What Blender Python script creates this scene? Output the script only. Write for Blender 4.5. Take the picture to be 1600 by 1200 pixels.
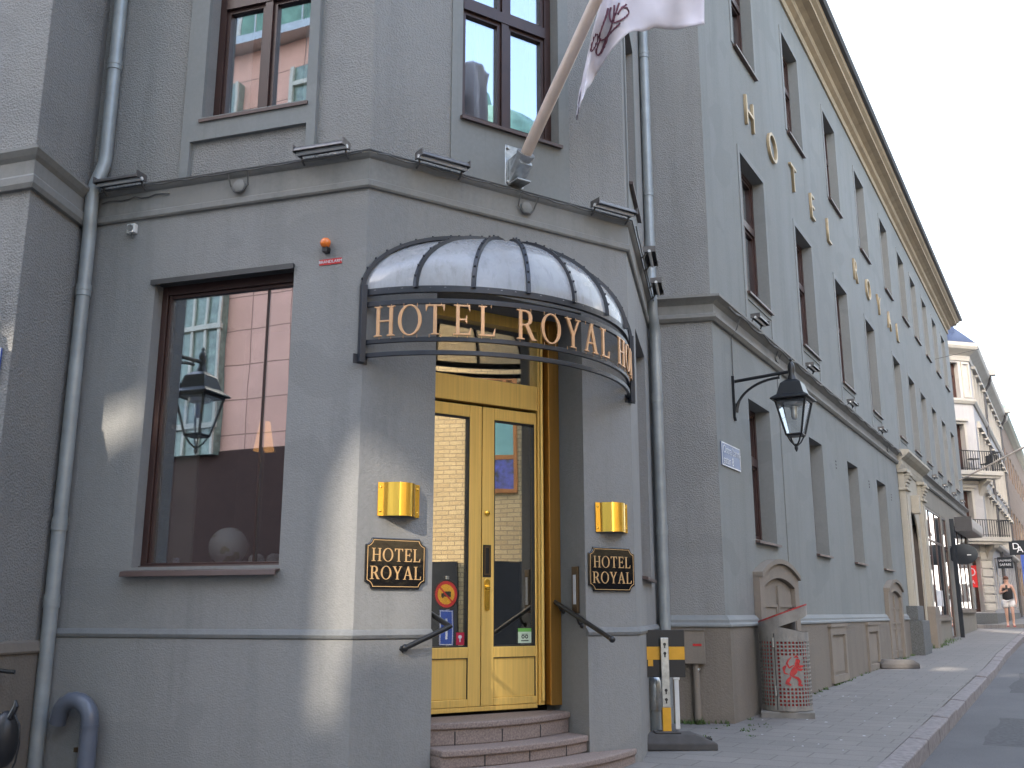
import bpy, bmesh, math, random
from mathutils import Vector, Matrix
random.seed(7)
sin, cos, pi = math.sin, math.cos, math.pi
R = math.radians
for o in list(bpy.data.objects): bpy.data.objects.remove(o)
S = bpy.context.scene
COL = S.collection

# ------------------------------------------------------------ camera
CAMZ = 1.12
cam = bpy.data.cameras.new('camera'); camo = bpy.data.objects.new('camera', cam); COL.objects.link(camo)
camo.location = (0, 0, CAMZ)
camo.rotation_euler = (R(90 + 13.04), 0, R(11.964))
cam.sensor_width = 36; cam.lens = 36 * 1543.6 / 1600
cam.clip_start = 0.05; cam.clip_end = 2000
S.camera = camo
# ------------------------------------------------------------ world and sun
SUN_H, SUN_E = 196.0, 28.0            # heading (clockwise from +Y) and elevation
w = bpy.data.worlds.new('World'); S.world = w; w.use_nodes = True
nt = w.node_tree; bg = nt.nodes['Background']
sky = nt.nodes.new('ShaderNodeTexSky'); sky.sky_type = 'NISHITA'; sky.sun_disc = False
sky.sun_elevation = R(SUN_E); sky.sun_rotation = R(SUN_H)
sky.air_density = 1.0; sky.dust_density = 3.5; sky.ozone_density = 1.0; sky.altitude = 0
# a thin bright veil of high cloud toward the end of the street, clear blue elsewhere
tc = nt.nodes.new('ShaderNodeTexCoord'); sep = nt.nodes.new('ShaderNodeVectorMath'); sep.operation = 'DOT_PRODUCT'
nt.links.new(tc.outputs['Generated'], sep.inputs[0]); sep.inputs[1].default_value = (0.33, 0.94, 0.1)
cn_ = nt.nodes.new('ShaderNodeTexNoise'); cn_.inputs['Scale'].default_value = 2.6; cn_.inputs['Detail'].default_value = 6
mpv = nt.nodes.new('ShaderNodeMapping'); mpv.inputs['Scale'].default_value = (1, 1, 3); nt.links.new(tc.outputs['Generated'], mpv.inputs[0]); nt.links.new(mpv.outputs[0], cn_.inputs['Vector'])
ma1 = nt.nodes.new('ShaderNodeMath'); ma1.operation = 'MULTIPLY_ADD'; nt.links.new(cn_.outputs['Fac'], ma1.inputs[0]); ma1.inputs[1].default_value = 0.5; nt.links.new(sep.outputs['Value'], ma1.inputs[2])
mrg = nt.nodes.new('ShaderNodeMapRange'); mrg.interpolation_type = 'SMOOTHSTEP'; nt.links.new(ma1.outputs[0], mrg.inputs[0])
mrg.inputs[1].default_value = 0.4; mrg.inputs[2].default_value = 1.15; mrg.inputs[3].default_value = 0.0; mrg.inputs[4].default_value = 0.8
mxs = nt.nodes.new('ShaderNodeMix'); mxs.data_type = 'RGBA'; nt.links.new(mrg.outputs[0], mxs.inputs[0]); nt.links.new(sky.outputs[0], mxs.inputs[6]); mxs.inputs[7].default_value = (2.45, 2.65, 2.72, 1)
nt.links.new(mxs.outputs[2], bg.inputs[0]); bg.inputs[1].default_value = 0.15
sl = bpy.data.lights.new('sun', 'SUN'); sl.energy = 2.0; sl.angle = R(0.8); sl.color = (1.0, 0.9, 0.76)
so = bpy.data.objects.new('sun', sl); COL.objects.link(so)
so.rotation_euler = (R(90 - SUN_E), 0, R(180 - SUN_H) + pi)
sdir = Vector((sin(R(SUN_H)) * cos(R(SUN_E)), cos(R(SUN_H)) * cos(R(SUN_E)), sin(R(SUN_E))))
so.rotation_euler = sdir.to_track_quat('Z', 'Y').to_euler()
S.view_settings.view_transform = 'Standard'; S.view_settings.look = 'None'
S.view_settings.exposure = 2.9; S.view_settings.gamma = 1
S.render.engine = 'CYCLES'
S.cycles.use_denoising = True
S.cycles.max_bounces = 8; S.cycles.diffuse_bounces = 4; S.cycles.glossy_bounces = 4; S.cycles.transparent_max_bounces = 12
S.cycles.caustics_reflective = False; S.cycles.caustics_refractive = False
S.cycles.sample_clamp_indirect = 6

# ------------------------------------------------------------ materials
def nm(name):
    m = bpy.data.materials.new(name); m.use_nodes = True
    return m, m.node_tree, m.node_tree.nodes['Principled BSDF']
def N(nt, t, **kw):
    n = nt.nodes.new(t)
    for k, v in kw.items():
        if k in n.inputs: n.inputs[k].default_value = v
        else: setattr(n, k, v)
    return n
def ramp(nt, src, stops):
    r = nt.nodes.new('ShaderNodeValToRGB'); e = r.color_ramp.elements
    while len(e) < len(stops): e.new(0.5)
    for el, (p, c) in zip(e, stops):
        el.position = p; el.color = (c[0], c[1], c[2], 1) if not isinstance(c, (int, float)) else (c, c, c, 1)
    nt.links.new(src, r.inputs[0]); return r.outputs[0]
def mixc(nt, fac, a, b, mode='MIX'):
    m = nt.nodes.new('ShaderNodeMix'); m.data_type = 'RGBA'; m.blend_type = mode
    for s, v in ((m.inputs[0], fac), (m.inputs[6], a), (m.inputs[7], b)):
        if hasattr(v, 'links') or hasattr(v, 'is_linked'): nt.links.new(v, s)
        else: s.default_value = v if isinstance(v, (int, float)) else (v[0], v[1], v[2], 1)
    return m.outputs[2]
def coords(nt, scale=(1, 1, 1), rot=(0, 0, 0)):
    # world position, so that copies do not repeat
    g = nt.nodes.new('ShaderNodeNewGeometry'); mp = nt.nodes.new('ShaderNodeMapping')
    mp.inputs['Scale'].default_value = scale; mp.inputs['Rotation'].default_value = rot
    nt.links.new(g.outputs['Position'], mp.inputs[0]); return mp.outputs[0]
def noise(nt, vec, scale, detail=4, rough=0.6):
    n = N(nt, 'ShaderNodeTexNoise', Scale=scale, Detail=detail, Roughness=rough)
    nt.links.new(vec, n.inputs['Vector']); return n.outputs['Fac']
def bump(nt, b, h, strength, dist):
    n = N(nt, 'ShaderNodeBump', Strength=strength, Distance=dist)
    nt.links.new(h, n.inputs['Height']); nt.links.new(n.outputs[0], b.inputs['Normal'])
def simple(name, col, rough=0.6, metal=0.0, var=0.12, vscale=6, bmp=0, bscale=80, bdist=0.003, spec=0.5, coat=0, emit=None):
    m, nt, b = nm(name)
    v = coords(nt)
    f = noise(nt, v, vscale, 5)
    lo = [c * (1 - var) for c in col]; hi = [min(1, c * (1 + var)) for c in col]
    c = ramp(nt, f, [(0.3, lo), (0.7, hi)])
    nt.links.new(c, b.inputs['Base Color'])
    b.inputs['Roughness'].default_value = rough; b.inputs['Metallic'].default_value = metal
    b.inputs['Specular IOR Level'].default_value = spec
    if coat: b.inputs['Coat Weight'].default_value = coat; b.inputs['Coat Roughness'].default_value = 0.03
    if bmp: bump(nt, b, noise(nt, v, bscale, 3), bmp, bdist)
    if emit: b.inputs['Emission Color'].default_value = (*emit[0], 1); b.inputs['Emission Strength'].default_value = emit[1]
    return m
def stucco(name, col, bs, bd, gs=55, stain=0.22, tint=(1.02, 1.0, 0.97)):
    m, nt, b = nm(name); v = coords(nt)
    big = noise(nt, v, 0.55, 4, 0.6)
    streakv = coords(nt, (2.2, 2.2, 0.16)); st = noise(nt, streakv, 1.6, 5, 0.65)
    fine = noise(nt, v, 34, 4, 0.7)
    c1 = mixc(nt, ramp(nt, big, [(0.35, 0.0), (0.68, 1.0)]), col, [col[i] * tint[i] * 0.9 for i in range(3)])
    c2 = mixc(nt, ramp(nt, st, [(0.48, 0.0), (0.75, 1.0)]), c1, [c * (1 - stain) for c in col])
    c3 = mixc(nt, ramp(nt, fine, [(0.3, 0.0), (0.7, 0.28)]), c2, [min(1, c * 1.3) for c in col])
    # touched-up paint patches and fine dark runs under ledges
    pt_ = noise(nt, coords(nt, (1, 1, 1.6)), 1.3, 2, 0.3); c3 = mixc(nt, ramp(nt, pt_, [(0.6, 0.0), (0.612, 0.55)]), c3, [c * 0.9 for c in col])
    run = noise(nt, coords(nt, (16, 16, 0.5)), 1.0, 4, 0.7); c3 = mixc(nt, ramp(nt, run, [(0.6, 0.0), (0.72, 0.3)]), c3, [c * 0.68 for c in col])
    nt.links.new(c3, b.inputs['Base Color']); b.inputs['Roughness'].default_value = 0.92
    b.inputs['Specular IOR Level'].default_value = 0.2
    vo = N(nt, 'ShaderNodeTexVoronoi', Scale=gs); nt.links.new(coords(nt), vo.inputs['Vector'])
    ad = N(nt, 'ShaderNodeMath', operation='ADD'); nt.links.new(vo.outputs['Distance'], ad.inputs[0]); nt.links.new(noise(nt, v, gs * 0.45, 4, 0.7), ad.inputs[1])
    bump(nt, b, ad.outputs[0], bs, bd)
    return m
GREY = (0.276, 0.275, 0.268)
M = {}
M['stucco'] = stucco('rough grey stucco', GREY, 0.6, 0.011, 80)
M['stucco_wing'] = stucco('coarse warm grey stucco', (0.272, 0.268, 0.258), 0.6, 0.012, 68)
M['render'] = stucco('smooth grey render', (0.26, 0.26, 0.255), 0.4, 0.005, 90, 0.2)
M['street_render'] = stucco('fine grey street render', (0.222, 0.232, 0.226), 0.35, 0.004, 80, 0.2)
M['trim'] = stucco('smooth painted trim', (0.24, 0.25, 0.247), 0.15, 0.002, 120, 0.1)
M['band'] = stucco('greenish band plaster', (0.252, 0.25, 0.238), 0.15, 0.002, 120, 0.3)
M['course'] = stucco('dusty course', (0.2, 0.205, 0.205), 0.4, 0.004, 90, 0.25)
M['brown'] = stucco('brown plinth render', (0.2, 0.175, 0.148), 0.5, 0.006, 60, 0.25)
M['brown_trim'] = stucco('brown smooth trim', (0.23, 0.2, 0.168), 0.2, 0.003, 90, 0.2)
M['cornice'] = stucco('ochre cornice', (0.42, 0.34, 0.24), 0.2, 0.003, 90, 0.3)
M['cream'] = stucco('cream portal stucco', (0.4, 0.37, 0.31), 0.25, 0.004, 80, 0.3)
M['shopwall'] = stucco('beige shop wall', (0.24, 0.225, 0.195), 0.2, 0.003, 80, 0.2)
M['white_stucco'] = stucco('old white stucco', (0.4, 0.39, 0.385), 0.25, 0.006, 40, 0.2)
M['white_trim'] = stucco('cream white trim', (0.43, 0.405, 0.36), 0.2, 0.004, 60, 0.22)
M['granite'] = simple('dark granite', (0.1, 0.105, 0.105), 0.7, var=0.5, vscale=60, bmp=0.2)
M['step'] = simple('reddish granite steps', (0.25, 0.195, 0.172), 0.75, var=0.35, vscale=90, bmp=0.25, bscale=120)
M['frame'] = simple('brown painted window frame', (0.05, 0.024, 0.02), 0.4, var=0.15)
M['sillmetal'] = simple('brown sheet metal', (0.09, 0.058, 0.05), 0.45, var=0.15)
M['flashing'] = simple('dark flashing', (0.06, 0.06, 0.06), 0.5)
M['pipe'] = simple('grey painted downpipe', (0.3, 0.325, 0.33), 0.38, 0.15, var=0.18, vscale=4)
M['vent'] = simple('blue grey plastic pipe', (0.12, 0.135, 0.17), 0.28, var=0.1)
M['steel'] = simple('galvanised steel', (0.42, 0.43, 0.43), 0.35, 0.8, var=0.2, vscale=25)
M['hood'] = simple('dull metal hood', (0.16, 0.15, 0.145), 0.4, 0.5, var=0.2, vscale=20)
M['black'] = simple('black painted iron', (0.012, 0.013, 0.015), 0.38, var=0.2)
M['canopy_iron'] = simple('blue black canopy iron', (0.028, 0.032, 0.042), 0.4, 0.2, var=0.2)
M['bronze'] = simple('dull bronze', (0.12, 0.08, 0.045), 0.4, 0.6)
M['sign_gold'] = simple('copper gold lettering', (0.62, 0.36, 0.19), 0.42, 0.35, var=0.1, vscale=14)
M['wall_gold'] = simple('weathered gold lettering', (0.4, 0.31, 0.19), 0.5, 0.2, var=0.15)
M['white'] = simple('white paint', (0.72, 0.72, 0.7), 0.5, var=0.05)
M['cream_paint'] = simple('cream plastic', (0.55, 0.52, 0.45), 0.5)
M['pole'] = simple('cream flagpole paint', (0.62, 0.5, 0.42), 0.35, var=0.08)
M['red'] = simple('red paint', (0.5, 0.02, 0.02), 0.45)
M['red_edge'] = simple('worn red rim', (0.32, 0.03, 0.03), 0.5, var=0.4, vscale=30)
M['orange_lens'] = simple('orange lens', (0.85, 0.2, 0.02), 0.2, coat=0.6)
M['blue_enamel'] = simple('faded blue enamel', (0.11, 0.15, 0.27), 0.4, coat=0.3)
M['blue_sign'] = simple('blue sign face', (0.03, 0.08, 0.36), 0.4)
M['sign_white'] = simple('sign white', (0.6, 0.62, 0.66), 0.4)
M['yellow'] = simple('signal yellow', (0.72, 0.36, 0.02), 0.45, var=0.12)
M['plastic_black'] = simple('black plastic', (0.012, 0.012, 0.014), 0.45)
M['rubber'] = simple('grey recycled rubber', (0.075, 0.07, 0.068), 0.9, bmp=0.4, var=0.25)
M['bin'] = simple('bin grey paint', (0.225, 0.21, 0.19), 0.45, var=0.15, vscale=9)
M['binred'] = simple('bin red liner', (0.42, 0.03, 0.03), 0.5, var=0.2, vscale=20)
M['concrete'] = simple('concrete slab', (0.2, 0.19, 0.175), 0.9, bmp=0.3, var=0.25)
M['kerb'] = simple('granite kerb', (0.19, 0.172, 0.172), 0.85, bmp=0.35, var=0.3, vscale=18, bscale=60)
M['rooftile'] = simple('dark blue roof sheet', (0.02, 0.03, 0.065), 0.5, var=0.2)
M['roofgrey'] = simple('dark roof sheet', (0.05, 0.05, 0.055), 0.5)
M['disc'] = simple('dark slate sign', (0.02, 0.024, 0.03), 0.75, spec=0.2)
M['copper_green'] = simple('verdigris copper', (0.16, 0.3, 0.24), 0.7, var=0.35, vscale=1.5)
M['teal_gutter'] = simple('teal gutter', (0.015, 0.06, 0.055), 0.5)
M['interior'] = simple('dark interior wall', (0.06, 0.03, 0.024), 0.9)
M['interior_floor'] = simple('interior shelf', (0.14, 0.1, 0.075), 0.7)
M['curtain'] = simple('beige curtain', (0.42, 0.4, 0.33), 0.9, var=0.1, vscale=3)
M['white_curtain'] = simple('sheer white curtain', (0.7, 0.72, 0.76), 0.95, var=0.08)
M['lampglow'] = simple('lit orange lampshade', (0.8, 0.4, 0.12), 0.8, emit=((1.0, 0.45, 0.12), 0.12))
M['skin'] = simple('skin', (0.55, 0.33, 0.25), 0.55, var=0.05)
M['hair'] = simple('reddish brown hair', (0.1, 0.035, 0.018), 0.7)
M['black_cloth'] = simple('black cotton', (0.015, 0.014, 0.016), 0.9)
M['white_cloth'] = simple('white cotton', (0.68, 0.66, 0.66), 0.9, var=0.08, vscale=20, bmp=0.3, bscale=20, bdist=0.01)
M['shoe'] = simple('red grey trainer', (0.25, 0.06, 0.06), 0.7)
M['plant'] = simple('weeds', (0.07, 0.12, 0.03), 0.8, var=0.4, vscale=12)
M['shutter'] = simple('shutter box', (0.3, 0.28, 0.26), 0.5)
M['poster_red'] = simple('red poster', (0.6, 0.03, 0.03), 0.5)
M['cable'] = simple('grey cable', (0.1, 0.1, 0.095), 0.6)

def metal_gold(name, col, rough, streak, met=0.85):
    m, nt, b = nm(name); v = coords(nt, (1, 1, streak))
    f = noise(nt, v, 60, 4, 0.6)
    nt.links.new(ramp(nt, f, [(0.3, [c * 0.82 for c in col]), (0.7, col)]), b.inputs['Base Color'])
    b.inputs['Metallic'].default_value = met; b.inputs['Roughness'].default_value = rough
    return m
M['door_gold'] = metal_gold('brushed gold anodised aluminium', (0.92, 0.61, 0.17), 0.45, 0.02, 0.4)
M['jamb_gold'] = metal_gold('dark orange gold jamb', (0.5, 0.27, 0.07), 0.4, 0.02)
M['brass'] = metal_gold('polished brass', (0.95, 0.6, 0.1), 0.16, 0.05)

def glass(name, refl, tint=(0.9, 0.95, 1), rough=0.0, wob=0.0, ws=1.2):
    m = bpy.data.materials.new(name); m.use_nodes = True; nt = m.node_tree; nt.nodes.clear()
    out = nt.nodes.new('ShaderNodeOutputMaterial'); mx = nt.nodes.new('ShaderNodeMixShader')
    tr = nt.nodes.new('ShaderNodeBsdfTransparent'); gl = nt.nodes.new('ShaderNodeBsdfGlossy')
    gl.inputs['Color'].default_value = (*tint, 1); gl.inputs['Roughness'].default_value = rough
    tr.inputs['Color'].default_value = (0.93, 0.94, 0.94, 1)
    fr0 = N(nt, 'ShaderNodeLayerWeight', Blend=0.5); fr = N(nt, 'ShaderNodeMath', operation='POWER'); nt.links.new(fr0.outputs['Facing'], fr.inputs[0]); fr.inputs[1].default_value = 4.5
    ma = N(nt, 'ShaderNodeMath', operation='MULTIPLY_ADD'); nt.links.new(fr.outputs[0], ma.inputs[0]); ma.inputs[1].default_value = 1 - refl; ma.inputs[2].default_value = refl; ma.use_clamp = True
    nt.links.new(ma.outputs[0], mx.inputs[0]); nt.links.new(tr.outputs[0], mx.inputs[1]); nt.links.new(gl.outputs[0], mx.inputs[2]); nt.links.new(mx.outputs[0], out.inputs[0])
    if wob:
        bp = N(nt, 'ShaderNodeBump', Strength=wob, Distance=0.02); nt.links.new(noise(nt, coords(nt), ws, 2, 0.4), bp.inputs['Height']); nt.links.new(bp.outputs[0], gl.inputs['Normal'])
    return m
M['glass'] = glass('window glass', 0.42, wob=0.05)
M['glass_dark'] = glass('street window glass', 0.5, wob=0.15)
M['glass_door'] = glass('door glass', 0.5, (1, 0.95, 0.86), wob=0.05)
M['glass_shop'] = glass('shop glass', 0.85, wob=0.15)
M['glass_lamp'] = glass('lantern glass', 0.12)
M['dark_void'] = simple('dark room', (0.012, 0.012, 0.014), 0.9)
M['teal_glass'] = simple('teal curtain wall glass', (0.2, 0.26, 0.22), 0.1, var=0.4, coat=0.5)
def dome_mat():
    m, nt, b = nm('frosted acrylic panel'); v = coords(nt)
    f = noise(nt, v, 3.2, 6, 0.7); g = noise(nt, coords(nt, (5, 5, 0.8)), 4, 5, 0.7)
    c = mixc(nt, ramp(nt, f, [(0.35, 0.0), (0.7, 1.0)]), (0.62, 0.64, 0.68), (0.5, 0.51, 0.53)); c = mixc(nt, ramp(nt, g, [(0.5, 0.0), (0.8, 0.6)]), c, (0.3, 0.29, 0.27))
    nt.links.new(c, b.inputs['Base Color']); nt.links.new(ramp(nt, f, [(0.3, 0.12), (0.75, 0.42)]), b.inputs['Roughness'])
    b.inputs['Alpha'].default_value = 0.55; b.inputs['Coat Weight'].default_value = 0.8; b.inputs['Coat Roughness'].default_value = 0.06
    return m
M['dome_glass'] = dome_mat()

def tiles(name, c1, c2, mortar, bw, bh, msize, rotz, plane='wall', bmp=0.4, noisev=0.3, offset=0.5, rough=0.85):
    """brick texture laid in a vertical (wall) or horizontal (floor) plane turned by rotz"""
    m, nt, b = nm(name)
    v = coords(nt, (1, 1, 1), (0, 0, rotz))
    if plane == 'wall':
        sp = nt.nodes.new('ShaderNodeSeparateXYZ'); nt.links.new(v, sp.inputs[0])
        cb = nt.nodes.new('ShaderNodeCombineXYZ'); nt.links.new(sp.outputs[0], cb.inputs[0]); nt.links.new(sp.outputs[2], cb.inputs[1]); v = cb.outputs[0]
    br = N(nt, 'ShaderNodeTexBrick', Scale=1.0); br.offset = offset
    br.inputs['Brick Width'].default_value = bw; br.inputs['Row Height'].default_value = bh; br.inputs['Mortar Size'].default_value = msize
    br.inputs['Mortar Smooth'].default_value = 0.3; br.inputs['Bias'].default_value = 0.0
    br.inputs['Color1'].default_value = (*c1, 1); br.inputs['Color2'].default_value = (*c2, 1); br.inputs['Mortar'].default_value = (*mortar, 1)
    nt.links.new(v, br.inputs['Vector'])
    f = noise(nt, coords(nt), 1.1, 6, 0.7); g = noise(nt, coords(nt), 70, 3, 0.7)
    c = mixc(nt, ramp(nt, f, [(0.35, 0.0), (0.7, noisev * 1.6)]), br.outputs['Color'], [x * 0.55 for x in c1])
    c = mixc(nt, ramp(nt, g, [(0.35, 0.0), (0.75, 0.35)]), c, [min(1, x * 1.5) for x in c1])
    nt.links.new(c, b.inputs['Base Color']); b.inputs['Roughness'].default_value = rough
    mt = N(nt, 'ShaderNodeMath', operation='MULTIPLY_ADD'); nt.links.new(br.outputs['Fac'], mt.inputs[0]); mt.inputs[1].default_value = -1.0; nt.links.new(g, mt.inputs[2])
    bump(nt, b, mt.outputs[0], bmp, 0.006)
    return m
SH = 17.6
M['paving'] = tiles('concrete pavement slabs', (0.2, 0.187, 0.176), (0.165, 0.155, 0.148), (0.1, 0.092, 0.085), 0.42, 0.24, 0.007, R(SH), 'floor')
M['yellow_brick'] = tiles('yellow brick', (0.6, 0.46, 0.25), (0.46, 0.33, 0.17), (0.24, 0.19, 0.12), 0.3, 0.1, 0.013, R(90))
M['pink_panel'] = tiles('pink stone panels', (0.82, 0.46, 0.37), (0.76, 0.41, 0.32), (0.2, 0.09, 0.07), 1.3, 0.95, 0.02, 0, bmp=0.1, offset=0)
M['brown_brick'] = tiles('brown brick', (0.17, 0.115, 0.08), (0.14, 0.095, 0.065), (0.12, 0.09, 0.07), 0.25, 0.08, 0.01, R(SH))
def asphalt():
    m, nt, b = nm('asphalt'); v = coords(nt)
    f = noise(nt, v, 0.7, 6, 0.65); g = noise(nt, v, 160, 2, 0.7)
    c = ramp(nt, f, [(0.3, (0.062, 0.064, 0.072)), (0.7, (0.1, 0.1, 0.108))])
    c = mixc(nt, ramp(nt, g, [(0.4, 0.0), (0.75, 0.55)]), c, (0.17, 0.165, 0.16))
    nt.links.new(c, b.inputs['Base Color']); b.inputs['Roughness'].default_value = 0.85
    bump(nt, b, g, 0.5, 0.004); return m
M['asphalt'] = asphalt()

# ------------------------------------------------------------ mesh helpers
class MB:
    def __init__(s): s.v = []; s.f = []
    def quad(s, a, b, c, d): i = len(s.v); s.v += [a, b, c, d]; s.f.append((i, i+1, i+2, i+3)); return s
    def box(s, x0, x1, y0, y1, z0, z1):
        i = len(s.v)
        s.v += [(x0,y0,z0),(x1,y0,z0),(x1,y1,z0),(x0,y1,z0),(x0,y0,z1),(x1,y0,z1),(x1,y1,z1),(x0,y1,z1)]
        s.f += [(i,i+3,i+2,i+1),(i+4,i+5,i+6,i+7),(i,i+1,i+5,i+4),(i+1,i+2,i+6,i+5),(i+2,i+3,i+7,i+6),(i+3,i,i+4,i+7)]; return s
    def loft(s, rings, closed=True, cap=True):
        i = len(s.v); n = len(rings[0])
        for r in rings: s.v += [tuple(p) for p in r]
        for k in range(len(rings) - 1):
            for j in range(n if closed else n - 1):
                a = i + k*n + j; b_ = i + k*n + (j+1) % n
                s.f.append((a, b_, b_ + n, a + n))
        if cap and closed: s.f.append(tuple(i + j for j in reversed(range(n)))); s.f.append(tuple(i + (len(rings)-1)*n + j for j in range(n)))
        return s
    def tube(s, pts, r, n=12, cap=True):
        pts = [Vector(p) for p in pts]; rr = r if isinstance(r, (list, tuple)) else [r] * len(pts); rings = []
        up = None
        for k, p in enumerate(pts):
            d = (pts[min(k+1, len(pts)-1)] - pts[max(k-1, 0)]).normalized()
            if up is None:
                up = Vector((0, 0, 1)) if abs(d.z) < 0.9 else Vector((1, 0, 0))
            x = d.cross(up).normalized(); y = x.cross(d).normalized(); up = y
            rings.append([p + (x*cos(2*pi*j/n) + y*sin(2*pi*j/n)) * rr[k] for j in range(n)])
        return s.loft(rings, True, cap)
    def lathe(s, prof, c=(0,0,0), n=24, ax='z'):
        rings = []
        for r, z in prof:
            ring = []
            for j in range(n):
                a = 2*pi*j/n; q = (r*cos(a), r*sin(a), z)
                if ax == 'y': q = (q[0], -q[2], q[1])
                if ax == 'x': q = (q[2], q[0], q[1])
                ring.append((c[0]+q[0], c[1]+q[1], c[2]+q[2]))
            rings.append(ring)
        return s.loft(rings)
    def sphere(s, c, r, n=16, sx=1, sy=1, sz=1):
        return s._sph(c, r, n, sx, sy, sz)
    def _sph(s, c, r, n, sx, sy, sz):
        rings = []
        for k in range(n//2 + 1):
            t = pi*k/(n//2); q = max(sin(t), 0.002)
            rings.append([(c[0]+r*sx*q*cos(2*pi*j/n), c[1]+r*sy*q*sin(2*pi*j/n), c[2]-r*sz*cos(t)) for j in range(n)])
        return s.loft(rings)
    def fill(s, loops, y0, y1):
        """extrude planar (x,z) loops (outer first, holes after) from y0 (back) to y1 (front, smaller y)"""
        bm = bmesh.new()
        for lp in loops:
            vs = [bm.verts.new((p[0], y1, p[1])) for p in lp]
            for a in range(len(vs)): bm.edges.new((vs[a], vs[(a+1) % len(vs)]))
        bmesh.ops.triangle_fill(bm, use_beauty=True, use_dissolve=False, edges=bm.edges[:], normal=(0, -1, 0))
        bm.verts.ensure_lookup_table(); bm.verts.index_update()
        i = len(s.v); vv = [v.co.copy() for v in bm.verts]; n = len(vv)
        s.v += [tuple(v) for v in vv] + [(v.x, y0, v.z) for v in vv]
        for f in bm.faces:
            ids = [v.index for v in f.verts]
            s.f.append(tuple(i + k for k in ids)); s.f.append(tuple(i + n + k for k in reversed(ids)))
        for e in bm.edges:
            if len(e.link_faces) == 1:
                a, b_ = e.verts[0].index, e.verts[1].index; s.f.append((i+a, i+b_, i+n+b_, i+n+a))
        bm.free(); return s
    def xf(s, mat, start=0):
        for k in range(start, len(s.v)): s.v[k] = tuple(mat @ Vector(s.v[k]))
        return s
    def mesh(s, name):
        me = bpy.data.meshes.new(name); me.from_pydata([tuple(v) for v in s.v], [], s.f)
        bm = bmesh.new(); bm.from_mesh(me); bmesh.ops.recalc_face_normals(bm, faces=bm.faces[:]); bm.to_mesh(me); bm.free()
        return me
    def build(s, name, mat, parent=None, smooth=False, bevel=0, loc=None, rz=None, flat=40):
        me = s.mesh(name); me.materials.append(M[mat] if isinstance(mat, str) else mat)
        o = bpy.data.objects.new(name, me); COL.objects.link(o)
        if parent: o.parent = parent
        if loc is not None: o.location = loc
        if rz is not None: o.rotation_euler = (0, 0, rz)
        if smooth:
            for p in me.polygons: p.use_smooth = True
            try: me.set_sharp_from_angle(angle=R(flat))
            except Exception: pass
        if bevel:
            md = o.modifiers.new('bevel', 'BEVEL'); md.width = bevel; md.segments = 2; md.limit_method = 'ANGLE'; md.angle_limit = R(35)
        return o
def tag(o, label=None, cat=None, group=None, kind=None):
    if label: o['label'] = label
    if cat: o['category'] = cat
    if group: o['group'] = group
    if kind: o['kind'] = kind
    return o
def empty(name, loc=(0,0,0), rz=0, label=None, cat=None, group=None):
    o = bpy.data.objects.new(name, None); COL.objects.link(o); o.location = loc; o.rotation_euler = (0, 0, rz)
    return tag(o, label, cat, group)
def copy_tree(o, parent=None, loc=None, rz=None):
    c = o.copy(); COL.objects.link(c)
    if parent: c.parent = parent
    if loc is not None: c.location = loc
    if rz is not None: c.rotation_euler = (0, 0, rz)
    for ch in list(KIDS.get(o.name, [])):
        copy_tree(ch, c)
    return c
KIDS = {}
def reg(root):
    for o in bpy.data.objects:
        if o.parent: KIDS.setdefault(o.parent.name, [])
        if o.parent and o not in KIDS[o.parent.name]: KIDS[o.parent.name].append(o)
    return root

class Wall:
    """vertical plane; local x along it, local -y outward, z up"""
    def __init__(s, P, h): s.P = Vector((P[0], P[1], 0)); s.h = h; s.d = Vector((sin(R(h)), cos(R(h)), 0)); s.n = Vector((s.d.y, -s.d.x, 0)); s.rz = R(90 - h)
    def pt(s, u, z=0, o=0): q = s.P + s.d*u + s.n*o; return Vector((q.x, q.y, z))
    def mat(s, u=0, z=0, o=0): return Matrix.Translation(s.pt(u, z, o)) @ Matrix.Rotation(s.rz, 4, 'Z')
A = (-2.25882, 5.93466); B = (-0.65664, 7.53684); C = (-0.01337, 9.77916)
LW = Wall(A, 96); CW = Wall(A, 45); SD = Wall(B, 0); RR = Wall((C[0], C[1]), 90); SW = Wall(C, SH)
CHW = 2.2658; SDL = C[1] - B[1]; RRL = C[0] - B[0]
WC0 = (-4.486, 5.42)                 # corner of the left wing
LR0 = LW.pt(-2.34)
LRW = Wall(WC0, math.degrees(math.atan2(LR0.x - WC0[0], LR0.y - WC0[1]))); LRL = (LR0 - Vector((*WC0, 0))).length
WF = Wall(WC0, 96)
SEND = 24.7; ROOF = 10.5

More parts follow.
